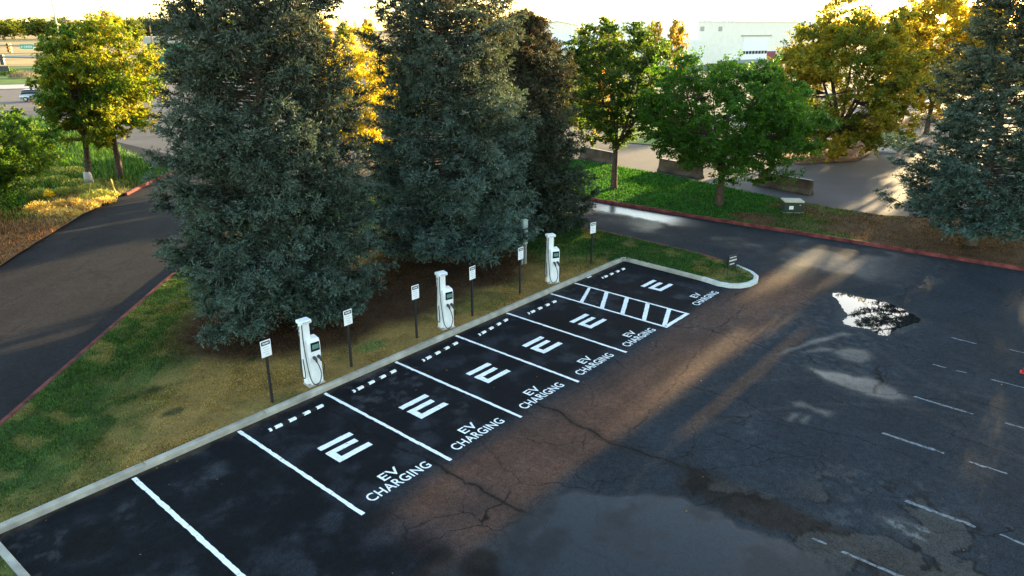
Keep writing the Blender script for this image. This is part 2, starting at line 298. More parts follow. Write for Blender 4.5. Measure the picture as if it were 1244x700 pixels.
def asph_rgb(x, y):
    n1 = fbm(x, y, 3.5, 5, 103); n2 = fbm(x, y, .7, 5, 109); n3 = fbm(x*.35, y, 1.2, 4, 119); n4 = fbm(x, y, .22, 3, 129)
    old = np.array([.021, .026, .031]); c = old[None]*np.ones((len(x), 1)); wet = np.zeros(len(x))
    # sunlit strip between stalls and drive aisle, painted brown into the asphalt colour
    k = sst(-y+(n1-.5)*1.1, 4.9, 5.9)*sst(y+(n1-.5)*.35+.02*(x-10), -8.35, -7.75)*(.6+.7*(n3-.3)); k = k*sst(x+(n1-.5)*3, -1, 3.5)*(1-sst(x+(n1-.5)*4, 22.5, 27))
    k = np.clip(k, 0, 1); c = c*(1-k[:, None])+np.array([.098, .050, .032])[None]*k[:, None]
    k = .75*sst(-np.abs(y+9.2+(n3-.5)*.2), -.34, -.12)*sst(x, 9.6, 11)*(1-sst(x, 18, 21)); c = c*(1-k[:, None])+np.array([.085, .05, .034])[None]*k[:, None]  # narrower sunlit streak, likewise painted into the colour
    # sealed stalls
    edge = y+5.15+(n1-.5)*1.2
    k = sst(edge, -.45, .35)*sst(x+(n2-.5)*.3, -2.6, -2.2)*(1-sst(x, 21.9, 22.4)); k = np.maximum(k, (1-sst(x+(n1-.5)*2+y*.25, .2, 2.8))*(1-sst(x, 3, 4)))
    c = c*(1-k[:, None])+(np.array([.0060, .0070, .0088])[None]*(1+1.6*sst(n2, .5, .75)[:, None]))*k[:, None]
    # dust along the kerb
    k = sst(y+(n2-.5)*.35, -.28, -.02)*.8*(x < 22); c = c*(1-k[:, None])+np.array([.05, .036, .022])[None]*k[:, None]
    k = .22*sst(n4, .56, .7)*sst(n1, .48, .6); c = c*(1-k[:, None])+np.array([.09, .09, .09])[None]*k[:, None]
    # faint curved tyre marks over the aisle
    for (cx, cy, r, wd) in ((9, -16.8, 9.2, .1), (9, -16.8, 7.6, .12), (27.5, -20, 13.2, .15), (27.5, -20, 11.6, .13), (30, -1.5, 10.4, .12), (30, -1.5, 8.9, .12)):
        q = np.abs(np.hypot(x-cx, y-cy)-r+(n2-.5)*.1); k = .22*sst(-q, -wd*1.6, 0)*sst(-y, 5.5, 6.5); c = c*(1-k[:, None])+np.array([.07, .055, .045])[None]*k[:, None]
    for i, s in enumerate(SEAM):
        jx = x+(fbm(x, y, .6, 4, 140+i)-.5)*.35; jy = y+(fbm(x, y, .6, 4, 170+i)-.5)*.35; q = pl_dist(jx, jy, s, False, 1.2)
        wd = .05 if i < 2 else .03
        k = (.7 if i > 1 else .85)*sst(-q, -wd, -wd*.3)*(sst(n2, .34, .48) if i > 1 else 1)
        if i < 2: k2 = .5*sst(-q, -.3, 0)*(sst(-y, 4.5, 6)); c = c*(1-k2[:, None])+np.array([.022, .018, .015])[None]*k2[:, None]
        c = c*(1-k[:, None])+np.array([.004, .004, .004])[None]*k[:, None]
    k = soft_poly(x, y, MUD, .18, .22, 5)*.85; c = c*(1-k[:, None])+(np.array([.016, .012, .009])[None]*(.5+n2)[:, None])*k[:, None]
    for (cx, cy, r) in ((2.88, -7.55, .42), (3.35, -8.45, .55), (-1.55, -1.7, .75), (7.8, -4.0, .35), (14.0, -2.2, .8)):
        k = .8*sst(-np.hypot(x-cx, y-cy)+(n2-.5)*.6, -r, -r+.35); c = c*(1-k[:, None])+np.array([.005, .005, .005])[None]*k[:, None]
    for (cx, cy, r) in ((-.6, .0-1.0, .35), (6.3, -1.2, .3), (1.5, -1.3, .4), (12.2, -4.1, .5), (19.5, -4.3, .5), (9.3, -2.3, .3)):
        k = .35*sst(-np.hypot(x-cx, y-cy)+(n4-.5)*.7, -r, -r+.4); c = c*(1-k[:, None])+np.array([.05, .055, .06])[None]*k[:, None]
    # dried silt rings round the puddles
    for pts, s in ((P1, .5), (P2, .35), (P3, .3), (P4, .2), (P6, .45)):
        q = pl_dist(x, y, pts, True, 1.5); q = np.where(in_poly(x, y, pts), 0, q)
        k = .45*sst(-q+(n2-.5)*.3, -s, 0); c = c*(1-k[:, None])+np.array([.060, .056, .050])[None]*k[:, None]
    f = fbm(x, y, 1.7, 5, 181); mk = np.maximum(sst(-np.hypot(x-10.0, (y+14.6)*.8), -2.3, -1.2), sst(-np.hypot((x-8.4)*1.2, (y+12.6)*.5), -1.5, -.7))
    k = mk*sst(f, .49, .52)*.7; c = c*(1-k[:, None])+np.array([.050, .047, .041])[None]*k[:, None]
    k = mk*sst(-np.abs(f-.495), -.022, -.004)*.8; c = c*(1-k[:, None])+np.array([.008, .007, .006])[None]*k[:, None]
    # pale scratched patch of bare stone
    k = soft_poly(x, y, P6, .12, .12, 8)*sst(n4, .42, .62)*.9; c = c*(1-k[:, None])+np.array([.18, .18, .17])[None]*k[:, None]
    c = c*(.72+.56*n2)[:, None]*(.8+.4*n1)[:, None]
    # standing water over the low corner of the lot
    k = soft_poly(x, y, BIG, .16, .2, 6); c = c*(1-.75*k[:, None])+np.array([.006, .008, .010])[None]*.75*k[:, None]; wet = np.maximum(wet, k*(.5+.32*sst(n2, .3, .6)))
    k = .78*sst(x+(n2-.5)*.8, 28.6, 29.6)*sst(y+(n1-.5)*2, -1.5, 3)*(1-sst(y, 15, 18))*(x < 31.3); wet = np.maximum(wet, k)
    k = .45*sst(x+(n2-.5)*1.5, 25.8, 27.5)*sst(n1, .42, .6)*sst(y, -14, -8)*(1-sst(y, 2, 6)); wet = np.maximum(wet, k)
    for pts, kk in ((P2, .62), (P3, .5), (P3b, .45), (PS, .5), (P4, .5), (P4b, .5), (P4c, .5)):
        k = soft_poly(x, y, pts, .14, .16, 15)*(.6+.6*n2); k = np.clip(k, 0, 1); c = c*(1-.8*k[:, None])+np.array([.085, .080, .070])[None]*.8*k[:, None]; wet = np.maximum(wet, k*kk)
    return c, wet
P1 = [(23.81, -8.77), (24.2, -9.07), (24.18, -9.9), (24.27, -10.68), (23.74, -11.57), (23.13, -12.16), (22.3, -11.9), (21.64, -11.7), (20.74, -11.48), (21.01, -10.96), (20.89, -10.44), (21.03, -10.03), (21.83, -9.98), (22.41, -9.61), (23.2, -9.22)]
P2 = [(16.55, -10.31), (16.61, -10.87), (16.81, -11.62), (17.07, -12.25), (16.83, -12.77), (16.41, -13.23), (15.92, -12.92), (15.74, -12.31), (15.81, -11.83), (16.05, -11.05)]
P3 = [(18.21, -10.62), (18.94, -10.92), (19.02, -11.41), (18.64, -11.7), (17.98, -11.45), (17.91, -10.97)]
P3b = [(17.43, -9.87), (18.35, -10.14), (18.43, -10.55), (17.81, -10.22)]
P4 = [(13.92, -10.75), (14.15, -10.95), (14.01, -11.33), (14.11, -11.79), (13.8, -11.78), (13.86, -11.31), (13.77, -10.93)]
P4b = [(12.88, -10.93), (13.24, -10.97), (13.35, -11.13), (12.83, -11.08)]
P4c = [(12.95, -11.33), (13.31, -11.32), (13.44, -11.46), (12.98, -11.47)]
PS = [(16.77, -9.26), (18.39, -9.58), (20.13, -10.3), (20.21, -10.64), (18.16, -9.75), (17.05, -9.43)]
P6 = [(10.14, -14.26), (10.24, -14.58), (10.35, -14.98), (10.26, -15.27), (10.04, -15.14), (9.91, -14.86), (9.97, -14.54)]
def grid_sheet(name, x0, x1, y0, y1, st, z, fn, m, poly=None, wet=False, bumpz=0, seed=0, kind='structure'):
    nx, ny = int(round((x1-x0)/st))+1, int(round((y1-y0)/st))+1
    X, Y = np.meshgrid(np.linspace(x0, x1, nx), np.linspace(y0, y1, ny)); x, y = X.ravel(), Y.ravel()
    i = np.arange(nx*ny).reshape(ny, nx); Fq = np.stack([i[:-1, :-1], i[:-1, 1:], i[1:, 1:], i[1:, :-1]], -1).reshape(-1, 4)
    if poly is not None:
        ins = in_poly(x, y, poly); keep = ins[Fq].any(1); Fq = Fq[keep]
        used, inv = np.unique(Fq, return_inverse=True); x, y = x[used], y[used]; Fq = inv.reshape(-1, 4)
        # pull outside corners back onto the boundary so the edge is clean
        out = np.where(~in_poly(x, y, poly))[0]
        bx, by, bd = x[out].copy(), y[out].copy(), np.full(len(out), 1e9)
        for k in range(len(poly)):
            ax, ay = poly[k][:2]; cx, cy = poly[(k+1) % len(poly)][:2]; L = (cx-ax)**2+(cy-ay)**2+1e-12
            t = np.clip(((x[out]-ax)*(cx-ax)+(y[out]-ay)*(cy-ay))/L, 0, 1); qx, qy = ax+t*(cx-ax), ay+t*(cy-ay); dd = np.hypot(x[out]-qx, y[out]-qy)
            s = dd < bd; bx[s], by[s], bd[s] = qx[s], qy[s], dd[s]
        x[out], y[out] = bx, by
    r = fn(x, y); c, wv = r if isinstance(r, tuple) else (r, None)
    zz = np.full(len(x), z)+(bumpz*(fbm(x, y, 1.6, 4, seed+7)-.5) if bumpz else 0)
    o = np_mesh(name, np.stack([x, y, zz], 1), Fq, m, None, c, wv if wet else None, smooth=True); return tag(o, kind=kind)
def flat(name, pts, z, m, kind='structure'):
    b = MB(); vs = [b.bm.verts.new((p[0], p[1], z)) for p in pts]; b.bm.faces.new(vs); bmesh.ops.triangulate(b.bm, faces=b.bm.faces)
    return tag(b.build(name, m), kind=kind)
# base terrain to the horizon
b = MB(); n = 24
vs = [b.bm.verts.new((60+4500*math.cos(2*math.pi*k/n), 60+4500*math.sin(2*math.pi*k/n), -.06)) for k in range(n)]; b.bm.faces.new(vs)
tag(b.build('ground', M['soil']), kind='structure')
# parking lot: fine near sheet, coarse outer sheets
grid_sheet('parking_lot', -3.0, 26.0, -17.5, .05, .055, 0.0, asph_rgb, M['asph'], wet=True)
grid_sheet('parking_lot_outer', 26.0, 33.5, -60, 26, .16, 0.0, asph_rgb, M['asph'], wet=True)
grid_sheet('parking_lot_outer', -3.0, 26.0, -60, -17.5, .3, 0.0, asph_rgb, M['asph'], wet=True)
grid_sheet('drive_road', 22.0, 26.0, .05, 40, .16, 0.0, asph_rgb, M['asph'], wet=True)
def lane_rgb(x, y):
    n1 = fbm(x, y, 3.5, 5, 203); n2 = fbm(x, y, .7, 5, 209); u = (x-y)*.7071; n3 = fbm(u*1.0, (x+y)*.1, .8, 4, 219)
    c = np.array([.016, .0145, .015])[None]*(.55+.55*n2+.55*n3)[:, None]*(.8+.4*n1)[:, None]
    for i, s in enumerate([[(-3, 9.5), (3.5, 14.2), (7, 17.2)], [(1.5, 19), (6, 21), (13, 21.5)], [(4, 12.3), (5.5, 15.5), (5.2, 18), (7, 20)], [(8, 24.5), (13, 26), (18, 25.5)], [(-2, 13), (3, 16.4), (9, 18)], [(12, 20), (13, 25), (16, 30)]]):
        q = pl_dist(x+(fbm(x, y, .8, 4, 240+i)-.5)*.6, y+(fbm(x, y, .8, 4, 270+i)-.5)*.6, s, False, .6); k = .5*sst(-q, -.06, -.01); c = c*(1-k[:, None])+.005*k[:, None]
    return c, .0*x
grid_sheet('access_lane', -14, 22.0, -10, 60, .16, -.004, lane_rgb, M['asph'], poly=[(-14, -10), (22, 20), (22, 60), (16, 60), (6, 44), (-14, 26)], wet=True)
grid_sheet('lawn', -14, 25.6, -20, 23.2, .12, .13, lawn_rgb, M['lawn'], poly=E_LAWN, bumpz=.06)
STRIP0 = [(31.25, 24), (31.3, 10.2), (31.6, .9), (32.05, -5.8), (32.5, -14.3), (33, -22), (33.5, -40), (37, -40), (33.4, -12), (33.9, -8.0), (37.4, 1.1), (40.6, 8.7), (41.5, 17.5), (42.4, 24)]
STRIP = [(31.25, 24), (31.3, 10.2), (31.6, .9), (32.05, -5.8), (32.5, -14.3), (33, -22), (33.5, -40), (48, -40), (44.5, -16), (41, -11), (38.6, -7), (38.6, -4), (39.4, 1.1), (41.2, 8.7), (42, 17.5), (42.8, 24)]
grid_sheet('lawn_strip', 31, 48.2, -40, 24, .16, .13, strip_rgb, M['lawn'], poly=STRIP, bumpz=.06)
LEFT = [(-40, -20), (-14, -5), (-6, 10.5), (2.9, 20.86), (8.94, 28.2), (12.64, 31.8), (15.4, 34.6), (17.5, 36.3), (18.5, 37.6), (18.9, 39), (18.2, 40.6)]+[tuple(g(a_, b_)[:2]) for a_, b_ in ((172, 193), (150, 184), (112, 167), (80, 153), (52, 143), (0, 147), (-60, 150))]+[(-60, 90), (-60, -20)]
grid_sheet('left_verge', -60, 32, -20, 96, .3, .11, left_rgb, M['lawn'], poly=LEFT, bumpz=.12)
flat('back_lot', [(38.6, -7), (40, 40), (22, 62), (60, 120), (200, 80), (150, -60), (44.8, -40), (44.5, -16), (41, -11)], -.01, M['backlot'])
flat('side_street', [(16, 36), (38, 30), (60, 75), (16, 110)], -.02, M['backlot'])
flat('far_street', [g(-300, 146)[:2], g(-300, 117)[:2], g(330, 100)[:2], g(330, 125)[:2]], -.012, M['road'])
flat('pavement', [g(-300, 117)[:2], g(-300, 111)[:2], g(330, 95)[:2], g(330, 99)[:2]], .02, M['concl'])
flat('green_verge', [g(-300, 111)[:2], g(-300, 84)[:2], g(330, 78)[:2], g(330, 94)[:2]], .0, M['fgrass'])
flat('dry_field', [g(-500, 84)[:2], g(-500, 42)[:2], g(500, 42)[:2], g(500, 77)[:2]], .0, M['tgrass'])
b = MB(); # low far hills
# far mulch islands in the back lot
flat('mulch_island', [g(968, 200)[:2], g(1040, 196)[:2], g(1063, 184)[:2], g(1052, 172)[:2], g(980, 178)[:2], g(945, 188)[:2]], .04, M['mulch'])
flat('mulch_island', [g(1050, 168)[:2], g(1120, 150)[:2], g(1180, 140)[:2], g(1130, 136)[:2], g(1066, 156)[:2]], .04, M['mulch'])
flat('grass_island', [g(740, 172)[:2], g(860, 182)[:2], g(850, 160)[:2], g(760, 152)[:2]], .04, M['fgrass'])
# ------------------------------------------------------------------ kerbs
def kerb(name, pts, wd, h, m, z0=-.03, side=0):
    """kerb of width wd following pts (its near-road edge); side=+1 widens to the left of travel"""
    P = [Vector((p[0], p[1], 0)) for p in pts]; bm = bmesh.new(); rings = []
    seg = []
    for i in range(len(P)-1):
        L = (P[i+1]-P[i]).length; k = max(1, int(L/1.5)); seg += [P[i].lerp(P[i+1], t/k) for t in range(k)]
    seg.append(P[-1]); P = seg
    rr = np.random.default_rng(len(P))
    P2_ = []; J = []
    for i, p in enumerate(P):
        if 0 < i < len(P)-1 and i % 2 == 0:
            d1 = (P[i+1]-p).normalized(); d0 = (p-P[i-1]).normalized(); P2_ += [p-d0*.02, p-d0*.008, p+d1*.008, p+d1*.02]; J += [0, 1, 1, 0]
        else: P2_.append(p); J.append(0)
    P = P2_
    for i, p in enumerate(P):
        a = P[max(i-1, 0)]; c = P[min(i+1, len(P)-1)]; d = (c-a).normalized(); nrm = Vector((-d.y, d.x, 0))*side; dz = rr.uniform(-.003, .003)-.025*J[i]
        rings.append([bm.verts.new(p+nrm*o+Vector((0, 0, z))) for o, z in ((0, z0), (.012, h*.75+dz), (.035, h+dz), (wd-.01, h+dz), (wd, h-.02), (wd, z0))])
    for i in range(len(rings)-1):
        for k in range(5): bm.faces.new((rings[i][k], rings[i][k+1], rings[i+1][k+1], rings[i+1][k]))
    bm.faces.new(rings[0]); bm.faces.new(rings[-1][::-1]); bmesh.ops.recalc_face_normals(bm, faces=bm.faces)
    me = bpy.data.meshes.new(name); bm.to_mesh(me); bm.free(); me.materials.append(m); return tag(link(bpy.data.objects.new(name, me)), kind='structure')
kerb('kerb', [(-2.95, 0), (2, 0), (10, 0), (18, 0), (22.0, 0), (22.06, -.1), (21.85, -4.0)], .17, .16, M['conc'], side=1)
kerb('kerb', [(-2.93, 0), (-2.8, -.4), (-2.72, -2), (-2.7, -12), (-2.7, -20)][::-1], .17, .16, M['conc'], side=1)
nose = [(21.85, -4.0), (21.7, -4.8), (21.78, -5.3), (22.05, -5.66), (22.5, -5.9), (23.1, -5.95), (23.7, -5.75), (24.1, -5.35), (24.35, -4.85), (24.75, -4.0)]
kerb('kerb_nose', nose, .2, .16, M['concw'], side=1)
kerb('red_kerb', [(24.75, -4.0), (25.1, -2.4), (25.4, 2.4), (25.4, 5.5), (25.55, 15), (25.2, 20.6), (23.1, 23.2)], .18, .15, M['red'], side=1)
kerb('red_kerb', [(-14.2, -8.35), (-6.4, -.1), (-1.55, 4.9), (6.53, 12.96), (9.5, 15.75), (14, 19.7)][::-1], .18, .15, M['red'], side=1)
kerb('red_kerb', [(31.15, 24), (31.16, 10.24), (31.47, .89), (31.92, -5.77), (32.37, -14.31), (32.9, -22), (33.4, -40)], .2, .16, M['red'], side=1)
kerb('red_kerb', [(12.9, 31.75), (15.5, 34.4), (17.65, 36.2), (18.7, 37.5), (19.1, 39), (18.4, 40.7)], .2, .16, M['red'], side=1)
kerb('street_kerb', [tuple(g(a_, b_)[:2]) for a_, b_ in ((176, 195), (150, 184), (112, 167), (80, 153), (52, 143), (0, 147))], .6, .15, M['concl'], side=1)
# ------------------------------------------------------------------ painted markings
def marks(name, polys, z=.006, m=None, wear=.012, seed=0):
    bm = bmesh.new(); r = np.random.default_rng(seed+len(polys))
    for poly in polys:
        out = []
        for i in range(len(poly)):
            a, c = Vector(poly[i]), Vector(poly[(i+1) % len(poly)]); k = max(1, int((c-a).length/.12))
            for t in range(k):
                p = a.lerp(c, t/k); out.append((p.x+r.normal()*wear*.5, p.y+r.normal()*wear*.5))
        f = bm.faces.new([bm.verts.new((x, y, z)) for x, y in out])
    bmesh.ops.triangulate(bm, faces=bm.faces); bmesh.ops.recalc_face_normals(bm, faces=bm.faces)
    me = bpy.data.meshes.new(name); bm.to_mesh(me); bm.free(); me.materials.append(m or M['paint'])
    return tag(link(bpy.data.objects.new(name, me)), kind='structure')
def line(x, y0, y1, w_=.1): return [(x-w_/2, y0), (x+w_/2, y0), (x+w_/2, y1), (x-w_/2, y1)]
W = 2.74
marks('stall_line', [line(0, -.1, -6.4, .11)])
for i in range(1, 6): marks('stall_line', [line(i*W, -.06, -5.36, .10)], seed=i)
hx0, hx1 = 6*W, 6*W+1.66
hp = [line(hx0, -.06, -5.2), line(hx1, -.06, -5.2)]
for ya, yb in ((-1.70, -2.5), (-2.67, -3.42), (-3.62, -4.36), (-4.55, -5.2)):
    hp.append([(hx1-.06, ya+.09), (hx1-.06, ya-.09), (hx0+.06, yb-.09), (hx0+.06, yb+.09)])
hp.append([(hx1-.06, -.78), (hx1-.06, -.92), (hx0+.06, -1.62), (hx0+.06, -1.46)])
hp.append([(hx0-.05, -5.205), (hx1+.05, -5.205), (hx1+.05, -5.36), (hx0-.05, -5.36)])
marks('hatched_bay', hp, wear=.008)
marks('faded_mark', [[(19.0, -.03), (19.3, -.03), (19.3, -.12), (19.0, -.12)]])
XC = [4.11, 6.85, 9.59, 12.33, 15.07, 20.1]
def text_mesh(s, size, sx=1.0, bold=.008):
    cu = bpy.data.curves.new('t', 'FONT'); cu.body = s; cu.size = size; cu.align_x = 'CENTER'; cu.offset = bold; cu.space_character = 1.06
    o = bpy.data.objects.new('t', cu); col.objects.link(o); bpy.context.view_layer.update()
    me = bpy.data.meshes.new_from_object(o.evaluated_get(bpy.context.evaluated_depsgraph_get())); bpy.data.objects.remove(o)
    xs = [v.co.x for v in me.vertices]; cx = (min(xs)+max(xs))/2
    for v in me.vertices: v.co.x = (v.co.x-cx)*sx
    return me, (max(xs)-min(xs))*sx
def stencil(s, width, height):
    """stencilled word: the letters with narrow bridges cut through them"""
    me, w0 = text_mesh(s, 1.0, 1.0, .012)
    ys = [v.co.y for v in me.vertices]; y0, y1 = min(ys), max(ys)
    for v in me.vertices: v.co.x *= width/w0; v.co.y = (v.co.y-y0)/(y1-y0)*height; v.co.z = 0
    return me
for i, xc in enumerate(XC):
    x0, x1 = xc-.5, xc+.52
    yt = -2.36
    marks('charging_symbol', [[(x0, yt), (x1, yt), (x1, yt-.19), (x0, yt-.19)],
                            [(x0, yt-.36), (x1-.1, yt-.36), (x1-.1, yt-.54), (x0+.2, yt-.54), (x0+.2, yt-.77), (x1+.03, yt-.77), (x1+.03, yt-.96), (x0, yt-.96)]], wear=.01, seed=40+i)
    word = 'CHARIGNG' if i == 2 else 'CHARGING'
    for s, wd, yy, dx in (('EV', .55, -4.76, -.0), (word, 1.88, -5.16 if i != 5 else -5.2, -.03)):
        me = stencil(s, wd, .30 if s == 'EV' else .31); me.materials.append(M['paint'])
        o = link(bpy.data.objects.new('pavement_lettering', me)); o.location = (xc+dx, yy-.02, .007); tag(o, kind='structure')
# stencil bridges and old lines
pts = [((16.61, -13.35), (16.57, -14.85), .09), ((13.86, -13.19), (13.85, -14.65), .1), ((22.1, -13.31), (22.07, -14.1), .07), ((22.27, -15.0), (22.2, -18.5), .05), ((19.33, -13.3), (19.33, -13.68), .06), ((19.31, -13.95), (19.36, -14.25), .06),
       ((19.34, -14.9), (19.37, -17.8), .06), ((16.6, -15.6), (16.64, -18), .06), ((11.1, -14.38), (11.1, -15.75), .1), ((13.83, -15.2), (13.86, -16.0), .06), ((8.42, -13.2), (8.44, -13.5), .06), ((8.41, -13.8), (8.46, -15.4), .08), ((11.16, -16.2), (11.1, -16.8), .06)]
worn = mat('worn_white_paint', (.17, .18, .19), .8, .2, noise=.35, nscale=14)
add_wear(worn, .50, .60, (.022, .026, .030), 9)
for a, c, w_ in pts:
    marks('old_stall_line', [[(a[0]-w_/2, a[1]), (a[0]+w_/2, a[1]), (c[0]+w_/2, c[1]), (c[0]-w_/2, c[1])]], m=worn, wear=.03)
# ------------------------------------------------------------------ puddles
def wobbly(pts, amp, seed, sub=10):
    out = []; n = len(pts); r = np.random.default_rng(seed)
    for i in range(n):
        p0, p1, p2, p3 = [np.array(pts[(i+k-1) % n], float) for k in range(4)]
        for t in np.linspace(0, 1, sub, endpoint=False):
            q = .5*((2*p1)+(-p0+p2)*t+(2*p0-5*p1+4*p2-p3)*t*t+(-p0+3*p1-3*p2+p3)*t**3); out.append(q+r.normal(size=2)*amp)
    return [tuple(q) for q in out]
for pts_, nm, m_, a_ in ((P1, 'puddle', 'water', .03), ):
    flat(nm, wobbly(pts_, a_, len(pts_)), .0045, M[m_])
# ------------------------------------------------------------------ grass
def grass(name, bbox, poly, fn, dens, hgt, z, seed, thr=None):
    r = np.random.default_rng(seed); x0, x1, y0, y1 = bbox; N = int((x1-x0)*(y1-y0)*dens)
    x = r.uniform(x0, x1, N); y = r.uniform(y0, y1, N); k = in_poly(x, y, poly); x, y = x[k], y[k]
    dc = np.hypot(x-CAM[0], y-CAM[1]); k = (r.random(len(x)) < np.clip(26/dc, .1, 1)**1.6); x, y, dc = x[k], y[k], dc[k]
    k = in_poly(x, y, poly) & (pl_dist(x, y, poly, True, .3) > .04); x, y, dc = x[k], y[k], dc[k]
    c = fn(x, y); N = len(x); lush = np.clip((c[:, 1]/(c[:, 0]+1e-4)-.7)/1.5, 0, 1)
    h = hgt*(.5+r.random(N))*(.6+.6*lush)*np.clip(dc/30, 1, 2); wd = .010*np.clip(dc/18, 1, 3)*(1+r.random(N)); a = r.random(N)*2*np.pi; lean = r.uniform(.1, .7, N)*h; la = r.random(N)*2*np.pi
    V = np.empty((N, 3, 3), np.float32)
    V[:, 0] = np.stack([x-np.cos(a)*wd, y-np.sin(a)*wd, np.full(N, z)], 1); V[:, 1] = np.stack([x+np.cos(a)*wd, y+np.sin(a)*wd, np.full(N, z)], 1)
    V[:, 2] = np.stack([x+np.cos(la)*lean, y+np.sin(la)*lean, z+h], 1)
    cc = np.repeat(c*(.35+1.5*r.random((N, 1))**1.3), 3, 0)
    return tag(np_mesh(name, V.reshape(-1, 3), np.arange(N*3).reshape(-1, 3), M['grass'], None, cc), label='short mown grass, green by the lanes and dry along the kerb', cat='grass', kind='stuff')
o = grass('lawn_grass', (-8, 25.5, -6, 20), E_LAWN, lawn_rgb, 900, .065, .115, 1); o['label'] = 'short grass round the chargers, green by the lane and straw brown along the kerb'
o = grass('lawn_strip_grass', (31, 44, -16, 18), STRIP, strip_rgb, 420, .06, .115, 2); o['label'] = 'deep green grass strip thinning to brown soil beyond the drive'
o = grass('verge_grass', (-12, 32, 12, 90), LEFT, left_rgb, 160, .16, .10, 3); o['label'] = 'rough green and straw coloured grass on the verge beyond the lane'
# ------------------------------------------------------------------ foliage generators
def quads(cen, d, wdt, ln, r, normal_bias=None):
    """diamond leaves: centre, unit direction, width, length"""
    N = len(cen); q = r.normal(size=(N, 3)); 
    if normal_bias is not None: q = q+normal_bias
    s = np.cross(d, q); s /= np.linalg.norm(s, axis=1, keepdims=True)+1e-9
    V = np.empty((N, 4, 3), np.float32); L = ln[:, None]; Wd = wdt[:, None]
    V[:, 0] = cen-d*L*.5; V[:, 1] = cen+s*Wd*.5-d*L*.05; V[:, 2] = cen+d*L*.5; V[:, 3] = cen-s*Wd*.5-d*L*.05
    return V
def spruce_mesh(H, R, seed, prof=.7, z0=.7, nb=300, dens=1.0, col_a=(.070, .115, .105), col_b=(.060, .075, .050), rise=.0, droop=.26, ragged=.30, shoot=.15, lay=0.0, fan=1.0, lobe=.35, paw=.40, shn=1.0, cones=.0):
    r = np.random.default_rng(seed); cen, dr, ln, wd, cc = [], [], [], [], []; limbs = []
    for i in range(nb):
        t = ((i+r.random())/nb)**1.15; z = z0+(H-z0)*t
        az = i*2.39996+r.normal()*.25; f = (1-z/H); L = R*(f**prof)*min(1, .55+z/1.8*.45)*(1-ragged+ragged*2*r.random()); L *= 1+lobe*(2*float(vn(np.array([az % 6.2832*1.4]), np.array([z*.75]), seed)[0])-1); L = max(L, .3)
        a = np.array([math.cos(az), math.sin(az), 0.]); sd_ = np.array([-a[1], a[0], 0.])
        up = rise+.55*t**1.5-droop*(1-t)+r.normal()*.06
        ss = np.linspace(0, 1, 9); P = z_ = None
        dz = L*(up*ss+(.26*(1-t)+.05)*ss**2.2)
        B = a[None]*(L*ss)[:, None]+sd_[None]*(r.normal()*.08*L*ss**2)[:, None]+np.array([0, 0, 1.])[None]*(z+dz)[:, None]
        limbs.append((B, .012+.02*L/R*2))
        # boughlets: tight paws of shoots along the outer branch
        nb_ = max(3, int((2.0+3.4*L)*dens)); s = .07+.93*((np.arange(nb_)+r.random(nb_))/nb_)**.72; s[-1] = 1.0
        bp = np.stack([np.interp(s, ss, B[:, k]) for k in range(3)], 1)
        sgn = np.where(np.arange(nb_) % 2 == 0, -1, 1); off = (.12+.62*(1-s)*min(L, 2.6)/2.2+.10*r.random(nb_)); off[s > .93] *= .25
        ang = r.uniform(.5, 1.2, nb_); ph = r.uniform(-.5, .95, nb_)*fan
        ax = a[None]*np.cos(ang)[:, None]+sd_[None]*(np.sin(ang)*sgn*np.cos(ph))[:, None]+np.array([0, 0, 1.])[None]*(np.sin(ang)*np.sin(ph)*.7+up*.5+.05)[:, None]
        ax /= np.linalg.norm(ax, axis=1, keepdims=True); cb_ = bp+ax*off[:, None]; cb_[:, 2] -= .08*off
        rad = paw*(.7+.6*r.random(nb_))*(.65+.35*min(1, L/1.5)); bt = np.clip(.75*r.random(nb_)+.45*r.random()-.1, 0, 1)
        # a few sub-twigs per paw, shoots set along them
        nk, nsh = 9, int(8*shn); ax_ = ax[:, None]+r.normal(size=(nb_, nk, 3))*np.array([.75, .75, .50*max(fan, .5)])[None, None]; ax_ /= np.linalg.norm(ax_, axis=2, keepdims=True)
        u = (np.arange(nsh)+r.random((nb_, nk, nsh)))/nsh
        p = cb_[:, None, None]+ax_[:, :, None]*(rad[:, None, None]*(u*1.15-.12))[..., None]; p[..., 2] -= .05*u*u
        d = ax_[:, :, None]*.9+r.normal(size=p.shape)*.6; d[..., 2] += .12; d /= np.linalg.norm(d, axis=3, keepdims=True)
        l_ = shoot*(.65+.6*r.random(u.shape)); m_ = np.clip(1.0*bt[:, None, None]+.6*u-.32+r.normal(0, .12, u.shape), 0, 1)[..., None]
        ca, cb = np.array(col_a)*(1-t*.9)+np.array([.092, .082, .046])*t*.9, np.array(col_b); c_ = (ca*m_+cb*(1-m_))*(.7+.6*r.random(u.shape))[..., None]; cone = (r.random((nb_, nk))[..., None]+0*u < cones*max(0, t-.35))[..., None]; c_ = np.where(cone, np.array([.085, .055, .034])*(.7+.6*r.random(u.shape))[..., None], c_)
        cen.append((p+d*(l_*.4)[..., None]).reshape(-1, 3)); dr.append(d.reshape(-1, 3)); ln.append(l_.ravel()); wd.append((l_*(.24+.14*r.random(u.shape))).ravel()); cc.append(c_.reshape(-1, 3))
    cen, dr, ln, wd, cc = map(np.concatenate, (cen, dr, ln, wd, cc)); V = quads(cen, dr, wd, ln, r)
    b = MB(); b.tube([(0, 0, -.1), (0, 0, .5), (.03, 0, H*.4), (0, .02, H*.75), (0, 0, H*.98)], [R*.075+.04, R*.058+.03, .14, .07, .015], 10)
    for B, rad in limbs: b.tube([tuple(B[k]) for k in (0, 3, 6, 8)], [rad, rad*.75, rad*.45, rad*.15], 4, False)
